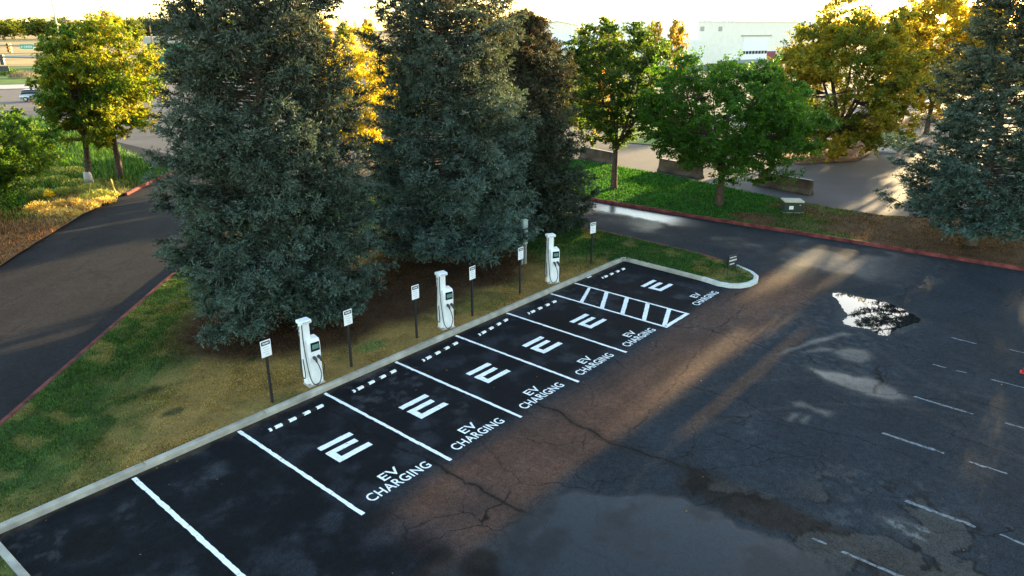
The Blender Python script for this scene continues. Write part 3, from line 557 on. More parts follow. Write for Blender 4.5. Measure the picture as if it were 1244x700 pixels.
    return V.reshape(-1, 3), np.arange(len(V)*4).reshape(-1, 4), np.repeat(cc, 4, 0), b
def spruce(loc, rz, data, label, scale=1):
    V, Fq, cc, b = data
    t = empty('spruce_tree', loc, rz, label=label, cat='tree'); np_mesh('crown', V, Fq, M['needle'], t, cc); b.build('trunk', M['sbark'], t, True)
    t.scale = (scale,)*3; return t
def decid(name, loc, H, rx, zc, rz_, seed, ccol, ccol2, label, fork=2.2, nc=140, lpc=170, leaf=.16, mix=.25, trunk=.16, clump=.75, group=None, cat='tree', lean=(0, 0), hollow=.45, wrap=False, mb='bark', elong=(1, 1)):
    r = np.random.default_rng(seed); t = empty(name, loc, 0, label=label, cat=cat, group=group)
    # clump centres: uneven ellipsoid
    cs = []
    lob = r.normal(size=(7, 3)); lob /= np.linalg.norm(lob, axis=1, keepdims=True); la = r.uniform(-.22, .30, 7)
    while len(cs) < nc:
        v = r.normal(size=3); v /= np.linalg.norm(v); k = 1+sum(a*max(0, v@l)**3 for a, l in zip(la, lob))
        rad = (hollow+(1-hollow)*r.random()**.7)*k*r.uniform(.85, 1.08)
        p = np.array([v[0]*rx*elong[0]*rad+lean[0]*.5, v[1]*rx*elong[1]*rad+lean[1]*.5, zc+v[2]*rz_*rad])
        if p[2] > .6 and p[2] < H: cs.append(p)
    cs = np.array(cs); b = MB(); nl = 6; top = np.array([lean[0]*.3, lean[1]*.3, fork])
    b.tube([(0, 0, -.1), (0, 0, .3), tuple(top*.55+np.array([.04, .03, 0])), tuple(top)], [trunk*1.45, trunk*1.05, trunk*.9, trunk*.82], 10)
    nodes = [top]; rads = [trunk*.8]
    for k in range(nl):
        a = 2*math.pi*k/nl+r.normal()*.3; reach = rx*r.uniform(.3, .65) if k else .1; end = np.array([math.cos(a)*reach, math.sin(a)*reach, 0])+np.array([0, 0, min(H*.93, zc+rz_*r.uniform(.25, .8))])
        c1 = top+(end-top)*.45+np.array([math.cos(a)*reach*.18, math.sin(a)*reach*.18, -.2])
        pts_ = [((1-u)**2)*top+2*u*(1-u)*c1+u*u*end for u in np.linspace(0, 1, 7)]; rr = [trunk*.55*(1-u)+.02 for u in np.linspace(0, 1, 7)]
        b.tube([tuple(p) for p in pts_], rr, 6, False); nodes += pts_[1:]; rads += rr[1:]
    N0 = np.array(nodes)
    for c in cs:
        dd = np.linalg.norm(N0-c, axis=1)+np.maximum(0, N0[:, 2]-c[2])*1.2; j = int(dd.argmin()); p = N0[j]; m_ = (p+c)/2+r.normal(size=3)*.12
        rr = min(rads[j]*.6, .045); b.tube([tuple(p), tuple(m_), tuple(c)], [rr, rr*.6, rr*.2], 4, False)
    b.build('trunk', M[mb], t, True)
    n_ = nc*lpc; ci = r.integers(0, nc, n_); sz = clump*(.6+.8*r.random(nc)); v = r.normal(size=(n_, 3)); v /= np.linalg.norm(v, axis=1, keepdims=True)
    # leafy sprays: each clump is several short twigs
    tw = r.normal(size=(nc, 9, 3)); tw[:, :, 2] = tw[:, :, 2]*.6-.05; tw /= np.linalg.norm(tw, axis=2, keepdims=True); ti = r.integers(0, 9, n_)
    p = cs[ci]+tw[ci, ti]*(sz[ci]*r.random(n_)**.7)[:, None]+v*(.16*sz[ci])[:, None]; p[:, 2] = np.maximum(p[:, 2], .3)
    d = tw[ci, ti]*.6+r.normal(size=(n_, 3))*.5; d[:, 2] -= .25; d /= np.linalg.norm(d, axis=1, keepdims=True)
    ln = leaf*(.7+.6*r.random(n_)); V = quads(p, d, ln*.55, ln, r, np.array([0, 0, .8]))
    ct = np.clip(r.normal(mix, .28, nc), 0, 1); tt = np.clip(ct[ci]+r.normal(0, .18, n_), 0, 1)[:, None]
    cc = (np.array(ccol)[None]*(1-tt)+np.array(ccol2)[None]*tt)*(.7+.6*r.random((n_, 1)))
    np_mesh('crown', V.reshape(-1, 3), np.arange(n_*4).reshape(-1, 4), M['leaf'], t, np.repeat(cc, 4, 0))
    if wrap: MB().tube([(0, 0, .02), (0, 0, .9)], [trunk*1.5, trunk*1.22], 12).build('trunk_wrap', M['wrap'], t, True)
    return t
# spruces
SB, SG = (.105, .170, .150), (.012, .020, .011)
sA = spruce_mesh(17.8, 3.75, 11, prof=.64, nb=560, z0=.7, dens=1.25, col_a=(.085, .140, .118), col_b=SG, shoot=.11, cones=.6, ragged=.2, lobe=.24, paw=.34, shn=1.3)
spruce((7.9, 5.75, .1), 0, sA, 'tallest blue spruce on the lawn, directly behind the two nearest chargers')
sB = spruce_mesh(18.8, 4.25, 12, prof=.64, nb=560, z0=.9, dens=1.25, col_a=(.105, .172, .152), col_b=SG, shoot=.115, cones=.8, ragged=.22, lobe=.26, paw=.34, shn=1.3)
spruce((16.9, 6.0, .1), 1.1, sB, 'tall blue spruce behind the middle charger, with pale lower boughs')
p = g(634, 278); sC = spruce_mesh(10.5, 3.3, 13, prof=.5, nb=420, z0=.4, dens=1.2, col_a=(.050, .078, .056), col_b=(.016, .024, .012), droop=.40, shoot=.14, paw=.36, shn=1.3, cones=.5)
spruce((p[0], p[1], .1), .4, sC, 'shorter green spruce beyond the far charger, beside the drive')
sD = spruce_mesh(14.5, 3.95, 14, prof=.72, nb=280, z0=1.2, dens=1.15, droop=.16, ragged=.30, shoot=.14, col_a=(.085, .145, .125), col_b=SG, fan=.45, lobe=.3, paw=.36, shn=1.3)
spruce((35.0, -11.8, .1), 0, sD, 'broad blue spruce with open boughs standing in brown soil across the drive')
# broadleaf trees near
G1, G2, Y1, Y2 = (.045, .10, .012), (.09, .14, .015), (.20, .18, .02), (.26, .16, .02)
decid('deciduous_tree', (34.5, 8.6, .1), 10.9, 4.0, 6.8, 4.0, 21, (.022, .052, .009), (.075, .105, .012), 'green tree with forked trunk on the far grass, its top yellowing in sun', fork=2.6, nc=230, lpc=300, leaf=.16, mix=.25, trunk=.2, clump=.66)
decid('deciduous_tree', (34.8, 1.3, .1), 8.7, 5.3, 5.1, 3.5, 22, (.026, .068, .008), (.050, .130, .012), 'wide low bright green tree left of the green utility box', fork=1.9, nc=330, lpc=330, leaf=.15, mix=.4, trunk=.24, hollow=.5, clump=.7)
q = g(1015, 192); decid('deciduous_tree', (q[0], q[1], 0), 13.8, 6.0, 6.6, 6.3, 23, (.050, .085, .010), (.27, .20, .018), 'large tree turning gold on the mulch bed beyond the back lot', fork=2.5, nc=330, lpc=300, leaf=.22, mix=.42, trunk=.25, clump=.95)
q = g(1125, 163); decid('deciduous_tree', (q[0], q[1], 0), 14.2, 6.4, 8.3, 5.4, 24, (.11, .11, .012), (.30, .22, .018), 'golden tree rising behind the broad spruce on the far side of the back lot', fork=3, nc=260, lpc=260, leaf=.26, mix=.55, trunk=.25, clump=1.05)
q = g(706, 172); decid('deciduous_tree', (q[0], q[1], 0), 7.4, 2.9, 3.9, 3.3, 25, (.14, .12, .015), (.26, .13, .02), 'small orange and yellow tree at the edge of the back lot beside the spruces', fork=1.2, nc=110, lpc=220, leaf=.2, mix=.4, trunk=.1)
q = g(436, 205); decid('deciduous_tree', (q[0], q[1], 0), 10.2, 3.8, 5.6, 4.4, 26, (.22, .20, .015), (.34, .27, .02), 'bright yellow tree glowing in the gap between the two tall spruces', fork=1.6, nc=190, lpc=240, leaf=.19, mix=.5, trunk=.15)
decid('deciduous_tree', (12.4, 36.6, .1), 10.4, 2.6, 6.5, 3.8, 27, (.030, .080, .009), (.20, .19, .014), 'verge tree with a pale wrap round its lower trunk', fork=3.2, nc=190, lpc=280, leaf=.17, mix=.38, trunk=.2, wrap=True, clump=.62, lean=(.8, -.5))
decid('deciduous_tree', (14.8, 37.5, .1), 11.2, 4.0, 6.5, 4.3, 28, (.030, .080, .009), (.24, .21, .014), 'verge tree with grey unwrapped trunk nearest the lane mouth, yellow on top', fork=3.0, nc=250, lpc=280, leaf=.17, mix=.42, trunk=.22, clump=.72)
q = g(-38, 268); decid('deciduous_tree', (q[0], q[1], .1), 6.5, 5.2, 3.7, 3.0, 29, (.030, .080, .010), (.085, .125, .013), 'low spreading green tree cut by the left edge above the dirt verge', fork=1.2, nc=250, lpc=280, leaf=.16, mix=.35, trunk=.14, clump=.7)
for k, (tx, ty, hh) in enumerate(((40, 36, 8.2), (47, 42, 9.0))):  # two trees added to shade the lower crowns of the verge trees
    decid('deciduous_tree', (tx, ty, 0), hh, 3.3, hh*.55, hh*.42, 61+k, (.04, .08, .010), (.12, .13, .013), ('dark green tree added for shade beyond the bright yellow tree, nearer the drive', 'dark green tree added for shade beyond the bright yellow tree, farther back')[k], fork=1.4, nc=110, lpc=200, leaf=.22, mix=.3, trunk=.15)
decid('deciduous_tree', (44, -21, .1), 11, 5.0, 6, 4.6, 31, (.05, .10, .015), Y1, 'unseen tree added for shade just beyond the right edge, past the broad spruce', fork=2, nc=120, lpc=150, leaf=.25)  # out of view, added to keep the right side of the lot shaded
# ------------------------------------------------------------------ scrub on the left verge
def shrub(name, loc, r0, h, seed, c1, c2, label, n=900, group=None, leaf=.10, cat='shrub'):
    r = np.random.default_rng(seed); a = r.random(n)*2*np.pi; rr = r0*np.sqrt(r.random(n)); bx = rr*np.cos(a); by = rr*np.sin(a); z = h*(1-(rr/r0)**2*.7)*(.25+.75*r.random(n))
    d = np.stack([bx*.5/r0, by*.5/r0, .6+.0*bx], 1)+r.normal(size=(n, 3))*.35; d /= np.linalg.norm(d, axis=1, keepdims=True); ln = leaf*(.6+.8*r.random(n))
    t = r.random((n, 1)); cc = (np.array(c1)*(1-t)+np.array(c2)*t)*(.7+.6*r.random((n, 1))); V = quads(np.stack([bx, by, z], 1), d, ln*.4, ln*1.6, r)
    o = np_mesh(name, V.reshape(-1, 3), np.arange(n*4).reshape(-1, 4), M['leaf'], None, np.repeat(cc, 4, 0)); o.location = loc; return tag(o, label=label, cat=cat, group=group)
rs = np.random.default_rng(8)
for k, (px, py) in enumerate([(8, 226), (25, 216), (42, 226), (60, 212), (20, 238), (70, 224), (50, 240), (86, 214), (5, 205), (35, 200), (95, 228), (110, 235), (78, 238), (60, 196), (15, 190), (120, 242)]):
    q = g(px, py); shrub('scrub_bush', (q[0], q[1], .08), .8+.7*rs.random(), .45+.5*rs.random(), 300+k, (.06, .12, .03), (.22, .20, .09), 'pale green scrub bush on the rough verge by the dirt patch', group='scrub bushes on the left verge')
for k, (px, py) in enumerate([(75, 252), (92, 250), (108, 254), (125, 247), (50, 256), (65, 262), (85, 264)]):
    q = g(px, py); shrub('dry_tuft', (q[0], q[1], .08), .5+.4*rs.random(), .3+.3*rs.random(), 330+k, (.30, .22, .10), (.36, .28, .14), 'straw coloured tuft of dry grass beside the lane edge', n=420, group='dry tufts along the lane edge', leaf=.12, cat='grass tuft')
q = g(54, 243); shrub('flowering_bush', (q[0]+.3, q[1], .1), .35, .6, 350, (.55, .35, .01), (.7, .45, .02), 'small bush of yellow flowers in the verge scrub', n=260, leaf=.07)
for k, (px, py, lab, c1, c2, rr) in enumerate([(14, 92, 'dark green rounded hedge shrub beside the purple one on the far verge', (.03, .06, .02), (.05, .08, .02), 1.7), (30, 95, 'purple grey rounded shrub on the far green verge', (.07, .06, .09), (.12, .10, .13), 2.3)]):
    q = g(px, py); shrub('hedge_shrub', (q[0], q[1], 0), rr*1.3, 1.7, 360+k, c1, c2, lab, n=1200, leaf=.25)
# ------------------------------------------------------------------ chargers
def charger():
    t = empty('ev_charger', (0, 0, 0))
    MB().box(-.26, .27, -.22, .16, -.02, .05, .01).build('base_plate', M['concl'], t)
    b = MB(); b.box(-.25, .01, -.09, .12, .05, 2.04, .025); b.build('column', M['white'], t)
    b = MB(); b.box(-.30, .06, -.17, .13, 2.0, 2.11, .03); hd = b.build('head', M['white'], t)
    b = MB()
    for k in range(4): b.box(-.22+k*.06, -.175+k*.06, -.176, -.173, 2.035, 2.075)
    b.build('head_print', M['ink'], hd)
    # pedestal body with sloped top
    bm = bmesh.new(); prof = [(-.20, .05), (-.22, 1.35), (-.17, 1.48), (.10, 1.52), (.10, .05)]
    L = [bm.verts.new((-.17, y, z)) for y, z in prof]; Rr = [bm.verts.new((.23, y, z)) for y, z in prof]
    bm.faces.new(L); bm.faces.new(Rr[::-1])
    for i in range(5): bm.faces.new((L[i], L[(i+1) % 5], Rr[(i+1) % 5], Rr[i]))
    bmesh.ops.recalc_face_normals(bm, faces=bm.faces); bmesh.ops.bevel(bm, geom=list(bm.edges), offset=.02, segments=2, affect='EDGES')
    me = bpy.data.meshes.new('pedestal'); bm.to_mesh(me); bm.free(); me.materials.append(M['white']); ped = link(bpy.data.objects.new('pedestal', me), t)
    MB().box(-.09, .19, -.236, -.222, 1.12, 1.40, .005).build('screen', M['screen'], t).name
    sc = [c for c in t.children if c.name.startswith('screen')][0]
    MB().box(-.05, .16, -.241, -.238, 1.19, 1.33).build('display', M['lcd'], sc)
    for x, s in ((-.02, 0), (.13, 1)):
        b = MB(); b.tube([(x, -.20, .93), (x, -.27, .92), (x+.01, -.33, .87), (x+.015, -.34, .80)], [.045, .05, .035, .022], 8); cn = b.build('connector', M['cable'], t, True)
    def cab(pts, nm='cable'):
        P = [np.array(p) for p in pts]; out = []
        for i in range(len(P)-1):
            p0, p1, p2, p3 = P[max(i-1, 0)], P[i], P[i+1], P[min(i+2, len(P)-1)]
            for u in np.linspace(0, 1, 6, endpoint=False): out.append(tuple(.5*((2*p1)+(-p0+p2)*u+(2*p0-5*p1+4*p2-p3)*u*u+(-p0+3*p1-3*p2+p3)*u**3)))
        out.append(tuple(P[-1])); MB().tube(out, .015, 6).build(nm, M['cable'], t, True)
    cab([(-.005, -.34, .82), (.08, -.31, .62), (.13, -.29, .38), (.06, -.30, .14), (-.10, -.30, .09), (-.20, -.25, .30), (-.235, -.16, .9), (-.25, -.125, 1.5), (-.25, -.13, 2.0)])
    cab([(.145, -.34, .82), (.24, -.30, .66), (.28, -.18, .40), (.29, -.02, .14), (.26, .12, .30), (.22, .135, .9), (.1, .14, 1.6), (.0, .13, 2.0)])
    cab([(-.30, -.05, 1.95), (-.34, -.06, 1.2), (-.40, -.08, .5), (-.36, -.2, .35), (-.30, -.13, .5), (-.285, -.05, .9)])
    return t
ch = charger()
chl = ['white charger farthest left, with green screen, between the two nearest sign posts', 'middle one of the three white chargers, under the boughs of a tall spruce', 'white charger farthest away, in front of the tall pale cabinet on posts']
for i, (x, y, rz) in enumerate(((5.52, .52, -.08), (11.05, .52, -.25), (17.3, .55, -.5))):
    o = ch if i == 0 else dup(ch, (x, y, .13), rz)
    if i == 0: o.location = (x, y, .13); o.rotation_euler = (0, 0, rz)
    tag(o, label=chl[i], cat='charger', group='chargers along the kerb')
# parking signs
def psign():
    t = empty('parking_sign', (0, 0, 0))
    MB().box(-.032, .032, -.032, .032, -.05, 1.55, .006).build('post', M['black'], t)
    b = MB(); b.box(-.155, .155, -.045, -.035, 1.46, 1.95); p = b.build('sign_panel', M['white'], t)
    MB().box(-.13, .13, -.049, -.047, 1.81, 1.92).build('header_band', M['black'], p)
    MB().box(-.10, .10, -.0525, -.051, 1.842, 1.888).build('header_lettering', M['text2'], p)
    for z, x0, x1 in ((1.735, -.10, .08), (1.665, -.07, .10), (1.60, -.10, .05), (1.53, -.05, .07)):
        MB().box(x0, x1, -.049, -.047, z, z+.014).build('print_line', M['ink'], p)
    return t
ps = psign()
sgl = ['white sign on black post left of the nearest charger', 'white sign on black post right of the nearest charger, before the green lawn patch', 'white sign on black post left of the middle charger', 'white sign on black post right of the middle charger', 'white sign on black post in front of the tall pale cabinet', 'white sign on black post standing alone in green grass near the far kerb corner']
for i, (px, py) in enumerate(((331, 489), (427, 446), (506.5, 411), (574, 384), (631.5, 357), (718, 321))):
    q = g(px, py, .13); o = ps if i == 0 else dup(ps)
    o.location = (q[0], q[1], .13); o.rotation_euler = (0, 0, (.0, .02, -.03, .03, .0, -.25)[i]); tag(o, label=sgl[i], cat='sign', group='sign posts along the kerb')
# wheel stops
def wstop():
    t = empty('wheel_stop', (0, 0, 0)); bm = bmesh.new(); pr = [(-.055, 0), (-.035, .05), (.035, .05), (.055, 0)]
    L = [bm.verts.new((-.90, y, z)) for y, z in pr]; Rr = [bm.verts.new((.90, y, z)) for y, z in pr]; bm.faces.new(L); bm.faces.new(Rr[::-1])
    for i in range(4): bm.faces.new((L[i], L[(i+1) % 4], Rr[(i+1) % 4], Rr[i]))
    bmesh.ops.recalc_face_normals(bm, faces=bm.faces); me = bpy.data.meshes.new('bar'); bm.to_mesh(me); bm.free(); me.materials.append(M['rubber']); link(bpy.data.objects.new('bar', me), t)
    for x0, x1 in ((-.88, -.80), (-.70, -.48), (-.26, -.04), (.20, .42), (.64, .86)):
        bm = bmesh.new(); pp = [(-.057, .004), (-.037, .053), (.037, .053), (.057, .004)]
        A = [bm.verts.new((x0, y, z)) for y, z in pp]; B = [bm.verts.new((x1, y, z)) for y, z in pp]
        for i in range(3): bm.faces.new((A[i], A[i+1], B[i+1], B[i]))
        bmesh.ops.recalc_face_normals(bm, faces=bm.faces); me = bpy.data.meshes.new('reflective_stripe'); bm.to_mesh(me); bm.free(); me.materials.append(M['paint']); link(bpy.data.objects.new('reflective_stripe', me), t)
    return t
ws = wstop()
wl = ['first striped wheel stop from the left, in the nearest marked stall', 'second striped wheel stop, right of the nearest charger', 'third striped wheel stop, just before the middle charger', 'fourth striped wheel stop, right of the middle charger', 'fifth striped wheel stop, before the hatched bay', 'sixth striped wheel stop, in the far corner stall beyond the hatched bay']
for i, (x, y, rz) in enumerate(((4.14, -.67, .02), (6.93, -.6, .06), (9.68, -.62, .08), (12.35, -.59, .1), (15.0, -.74, .0), (20.2, -.62, -.03))):
    o = ws if i == 0 else dup(ws); o.location = (x, y, .002); o.rotation_euler = (0, 0, rz); tag(o, label=wl[i], cat='wheel stop', group='wheel stops at the stall heads')
# free standing lawn sign at the kerb nose
q = g(888, 333, .13); t = empty('lawn_sign', (q[0], q[1], .12), -.25, label='small black sign with white lines on two legs at the rounded kerb tip', cat='sign')
pb = MB().box(-.30, .30, -.02, .02, .34, .88, .005).build('sign_panel', M['black'], t)
for z, h, x0, x1 in ((.76, .045, -.22, .2), (.61, .07, -.24, .25), (.46, .05, -.2, .12)):
    MB().box(x0, x1, -.025, -.022, z, z+h).build('lettering_line', M['text2'], pb)
for s in (-1, 1): MB().tube([(s*.27, 0, .36), (s*.29, -.06, -.02)], .012, 6).build('leg', M['black'], t)
for s in (-1, 1): MB().tube([(s*.27, .01, .8), (s*.29, .22, -.02)], .012, 6).build('leg', M['black'], t)
# tall cabinet on posts
q = g(637, 322, .1); t = empty('utility_cabinet', (q[0], q[1], .1), -.2, label='tall narrow pale green electrical cabinet on two posts behind the far charger', cat='cabinet')
cb = MB().box(-.13, .13, -.08, .10, 1.0, 2.12, .012).build('cabinet_box', M['cab'], t); MB().box(-.11, .11, -.088, -.083, 1.04, 2.06, .003).build('door', M['cab'], cb)
for x in (-.105, .105): MB().box(x-.02, x+.02, 0, .05, -.1, 1.0).build('post', M['galv'], t)
for x in (-.035, .035): MB().tube([(x, -.02, -.1), (x, -.02, 1.0)], .018, 8).build('conduit', M['grey'], t)
# green transformer box
q = g(961, 257, .12); t = empty('transformer_box', (q[0], q[1], .12), -.95, label='dark green utility box with cream lid and white notice on the far grass', cat='utility box')
MB().box(-.56, .56, -.46, .46, -.05, .04, .01).build('pad', M['conc'], t)
bx = MB().box(-.52, .52, -.42, .42, .06, .62, .02).build('cabinet', M['green'], t); MB().box(-.56, .56, -.46, .46, .62, .70, .02).build('lid', M['cream'], t)
MB().box(-.26, -.02, -.426, -.423, .22, .42).build('notice', M['text'], bx); MB().box(.3, .38, -.426, -.423, .45, .5).build('latch', M['galv'], bx)
# concrete barriers
def barrier():
    t = empty('concrete_barrier', (0, 0, 0)); bm = bmesh.new(); pr = [(-.32, 0), (-.32, .10), (-.17, .34), (-.10, .95), (.10, .95), (.17, .34), (.32, .10), (.32, 0)]
    L = [bm.verts.new((-1.95, y, z)) for y, z in pr]; Rr = [bm.verts.new((1.95, y, z)) for y, z in pr]; bm.faces.new(L); bm.faces.new(Rr[::-1])
    for i in range(8): bm.faces.new((L[i], L[(i+1) % 8], Rr[(i+1) % 8], Rr[i]))
    bmesh.ops.recalc_face_normals(bm, faces=bm.faces); bmesh.ops.bevel(bm, geom=list(bm.edges), offset=.02, segments=1, affect='EDGES')
    me = bpy.data.meshes.new('barrier_body'); bm.to_mesh(me); bm.free(); me.materials.append(M['concd']); link(bpy.data.objects.new('barrier_body', me), t)
    MB().box(-1.94, 1.94, -.095, .095, .952, .962).build('pale_top', M['concl'], t)
    return t
br = barrier()
bl = ['brown stained concrete barrier behind the forked green tree', 'brown stained concrete barrier half under the wide tree, middle of three', 'concrete barrier with pale lower face near the green utility box']
for i, (a, c) in enumerate((((707, 192), (745, 200)), ((803, 208), (850, 217)), ((926, 226), (980, 236)))):
    A, B = g(*a), g(*c); m_ = (A+B)/2; o = br if i == 0 else dup(br); o.location = (m_[0], m_[1], 0); o.rotation_euler = (0, 0, math.atan2(B[1]-A[1], B[0]-A[0])); tag(o, label=bl[i], cat='barrier', group='concrete barriers along the back lot')
# slab in the back lot
q = g(1075, 183); tag(MB().box(-1.1, 1.1, -.7, .7, -.05, .12, .02, rot=.4, at=(q[0], q[1], 0)).build('concrete_slab', M['concl']), label='pale flat concrete slab lying by the mulch bed in the back lot', cat='slab')
# yellow marker stake, red cone at the right edge
q = g(142, 240); t = empty('marker_stake', (q[0], q[1], .1), 0, label='thin leaning yellow stake on the verge below the wrapped tree', cat='stake'); MB().tube([(0, 0, -.1), (-.13, .05, 1.1)], [.05, .045], 8).build('stake', M['yellow'], t)
q = g(1244.5, 453); t = empty('traffic_cone', (q[0], q[1], .003), 0, label='small red cone at the right edge of the cracked asphalt', cat='cone')
MB().box(-.12, .12, -.12, .12, 0, .02, .005).build('base', M['redp'], t); MB().tube([(0, 0, .02), (0, 0, .22), (0, 0, .26)], [.085, .035, .025], 14).build('cone', M['redp'], t, True)
# leaves lying on the asphalt
r = np.random.default_rng(77); n_ = 70; lx = r.uniform(-2, 26, n_); ly = -.1-16*r.random(n_)**1.8; pcen = np.stack([lx, ly, np.full(n_, .014)], 1); a = r.random(n_)*6.28; d = np.stack([np.cos(a), np.sin(a), np.zeros(n_)], 1)
s = np.stack([-np.sin(a), np.cos(a), np.full(n_, .1)], 1); V = np.empty((n_, 4, 3)); l_ = .026*(.6+.8*r.random((n_, 1))); V[:, 0] = pcen-d*l_; V[:, 1] = pcen+s*l_*.6; V[:, 2] = pcen+d*l_; V[:, 3] = pcen-s*l_*.4
tag(np_mesh('fallen_leaves', V.reshape(-1, 3), np.arange(n_*4).reshape(-1, 4), M['leaf'], None, np.repeat(np.array([[.25, .15, .04]])*(.5+r.random((n_, 1))), 4, 0)), label='scattered fallen leaves on the dark asphalt', cat='leaves', kind='stuff')
# ------------------------------------------------------------------ far buildings
def frame_from(pa, pb):
    """ground frame with x from pixel pa to pixel pb"""
    A, B = g(*pa), g(*pb); v = B-A; return A, np.linalg.norm(v[:2]), math.atan2(v[1], v[0])
A, Lw, rz = frame_from((560, 78), (830, 76)); t = empty('long_warehouse', (A[0], A[1], 0), rz, label='long low cream warehouse with pale sloping roof behind the trees, left of the tall one', cat='building')
MB().box(0, Lw, 0, 50, 0, 3.9).build('wall', M['wall'], t)
bm = bmesh.new(); rv = [bm.verts.new(v) for v in ((-1, -1, 3.9), (Lw+1, -1, 3.9), (Lw+1, 25, 8.2), (-1, 25, 8.2), (-1, 51, 3.9), (Lw+1, 51, 3.9))]
bm.faces.new((rv[0], rv[1], rv[2], rv[3])); bm.faces.new((rv[3], rv[2], rv[5], rv[4])); bm.faces.new((rv[0], rv[3], rv[4])); bm.faces.new((rv[1], rv[5], rv[2]))
me = bpy.data.meshes.new('roof'); bm.to_mesh(me); bm.free(); me.materials.append(M['wroof']); rf = link(bpy.data.objects.new('roof', me), t)
MB().box(-1, Lw+1, -1.1, -1.02, 3.45, 4.0).build('gutter', M['tan'], rf)
for k in range(9): MB().box(4+k*Lw/9, 5.6+k*Lw/9, -.06, .0, .1, 2.4).build('door', M['tan'], t)
A = g(653, 57); t = empty('gabled_hall', (A[0], A[1], 0), rz, label='pale gabled hall standing beyond the long warehouse roof', cat='building')
Lh = 24; bm = bmesh.new(); f0 = [bm.verts.new(v) for v in ((0, 0, 0), (Lh, 0, 0), (Lh, 0, 12.2), (Lh/2, 0, 14.2), (0, 0, 12.2))]; f1 = [bm.verts.new((v.co.x, 30, v.co.z)) for v in f0]
bm.faces.new(f0); bm.faces.new(f1[::-1]); [bm.faces.new((f0[i], f0[(i+1) % 5], f1[(i+1) % 5], f1[i])) for i in (0, 1, 4)]
bmesh.ops.recalc_face_normals(bm, faces=bm.faces); me = bpy.data.meshes.new('wall'); bm.to_mesh(me); bm.free(); me.materials.append(M['wall']); link(bpy.data.objects.new('wall', me), t)
b = MB(); 
for s in (0, 1):
    x0, x1 = (-.6, Lh/2) if s == 0 else (Lh/2, Lh+.6); za, zb = (12.25, 14.5) if s == 0 else (14.5, 12.25)
    vs = [b.bm.verts.new(v) for v in ((x0, -.6, za), (x1, -.6, zb), (x1, 31, zb), (x0, 31, za), (x0, -.6, za-.3), (x1, -.6, zb-.3), (x1, 31, zb-.3), (x0, 31, za-.3))]
    for f in ((0, 1, 2, 3), (4, 7, 6, 5), (0, 4, 5, 1), (1, 5, 6, 2), (2, 6, 7, 3), (3, 7, 4, 0)): b.bm.faces.new([vs[i] for i in f])
b.build('roof', M['tan'], t)
A, Lw, rz = frame_from((800, 80), (1010, 72)); t = empty('tall_warehouse', (A[0], A[1], 0), rz, label='tall cream warehouse with white roll up door and dark window row, beyond the wide tree', cat='building')
Hh = zat(g(905, 76), 27); MB().box(Lw*.18, Lw, 0, 55, 0, Hh).build('wall', M['wall'], t)
MB().box(0, Lw*.18, -4, 50, 0, Hh*.58).build('annex_wall', M['wall'], t)
rf = MB().box(Lw*.18-.2, Lw+.2, -.2, 55.2, Hh, Hh+.35).build('roof', M['wroof'], t)
A2 = g(905, 76)
D0 = np.linalg.norm((g(896, 76)-A)[:2]); D1 = np.linalg.norm((g(929, 75)-A)[:2]); zd = zat(A2, 45)
dr = MB().box(D0, D1, -.12, 0, .2, zd).build('roll_up_door', M['white'], t)
zw = zat(A2, 64); b = MB()
for k in range(8): b.box(D0+(D1-D0)*(k+.1)/8, D0+(D1-D0)*(k+.9)/8, -.17, -.13, zw-.45, zw+.45)
b.build('window_row', M['dkglass'], dr)
MB().box(D1+.2, D1+4.5, -.12, 0, .2, zat(A2, 63)).build('maroon_panel', M['maroon'], t)
MB().box(D0-6, D1+4, -3.5, -.2, 0, .9).build('loading_dock', M['grey'], t)
zz = zat(A2, 44)
MB().box(D0-1.2, D1+1.2, -.35, 0, zz, zz+.35).build('door_hood', M['tan'], t)
for dx in (-20, -12): MB().box(D0+dx, D0+dx+1.6, -.12, 0, zz+1.5, zz+2.8).build('vent', M['tan'], t)
for k in range(4): MB().box(D0-26+k*9, D0-24.6+k*9, 8, 10, Hh+.35, Hh+1.3).build('roof_unit', M['white'], rf)
A, Lw, rz = frame_from((183, 80), (245, 79)); t = empty('shop_building', (A[0], A[1], 0), rz, label='small green walled building with pale roof band and blue awning left of the tall spruce', cat='building')
h1 = zat(g(200, 80), 45); h0 = zat(g(200, 80), 53); MB().box(0, Lw*1.6, 0, 14, 0, h0).build('wall', M['gwall'], t); MB().box(-.8, Lw*1.6+.8, -.8, 14.8, h0, h1).build('roof_band', M['tan'], t)
for k in range(4): MB().box(.6+k*3.4, 2.6+k*3.4, -.05, 0, .8, 2.6).build('window', M['dkglass'], t)
MB().box(7.5, 11, -1.6, -.06, 2.6, 3.3).build('awning', M['blue'], t)
# ------------------------------------------------------------------ poles and signals
def pole(name, px, py, ptop, rad, m, label, cat, arm=False):
    q = g(px, py); h = zat(q, ptop); t = empty(name, (q[0], q[1], 0), YAW, label=label, cat=cat); MB().tube([(0, 0, -.1), (0, 0, h)], [rad, rad*.75], 8).build('pole', M[m], t)
    if arm: MB().box(-.1, .1, -1.2, 1.2, h-.9, h-.7).build('crossarm', M[m], t)
    return t, h
t, h = pole('street_lamp', 92, 140, -8, .12, 'galv', 'tall slender pale lamp pole rising above the left verge trees', 'street lamp'); MB().tube([(0, 0, h), (-.6, .4, h+.25), (-1.6, 1, h+.2)], .05, 6).build('arm', M['galv'], t); MB().box(-2.2, -1.5, .8, 1.15, h+.1, h+.28, .03).build('lamp_head', M['grey'], t)
pole('utility_pole', 94, 95, 20, .17, 'wood', 'short brown utility pole just right of the tall lamp pole', 'utility pole', True)
pole('utility_pole', 191, 88, 19, .2, 'wood', 'brown utility pole beside the small green building', 'utility pole', True)
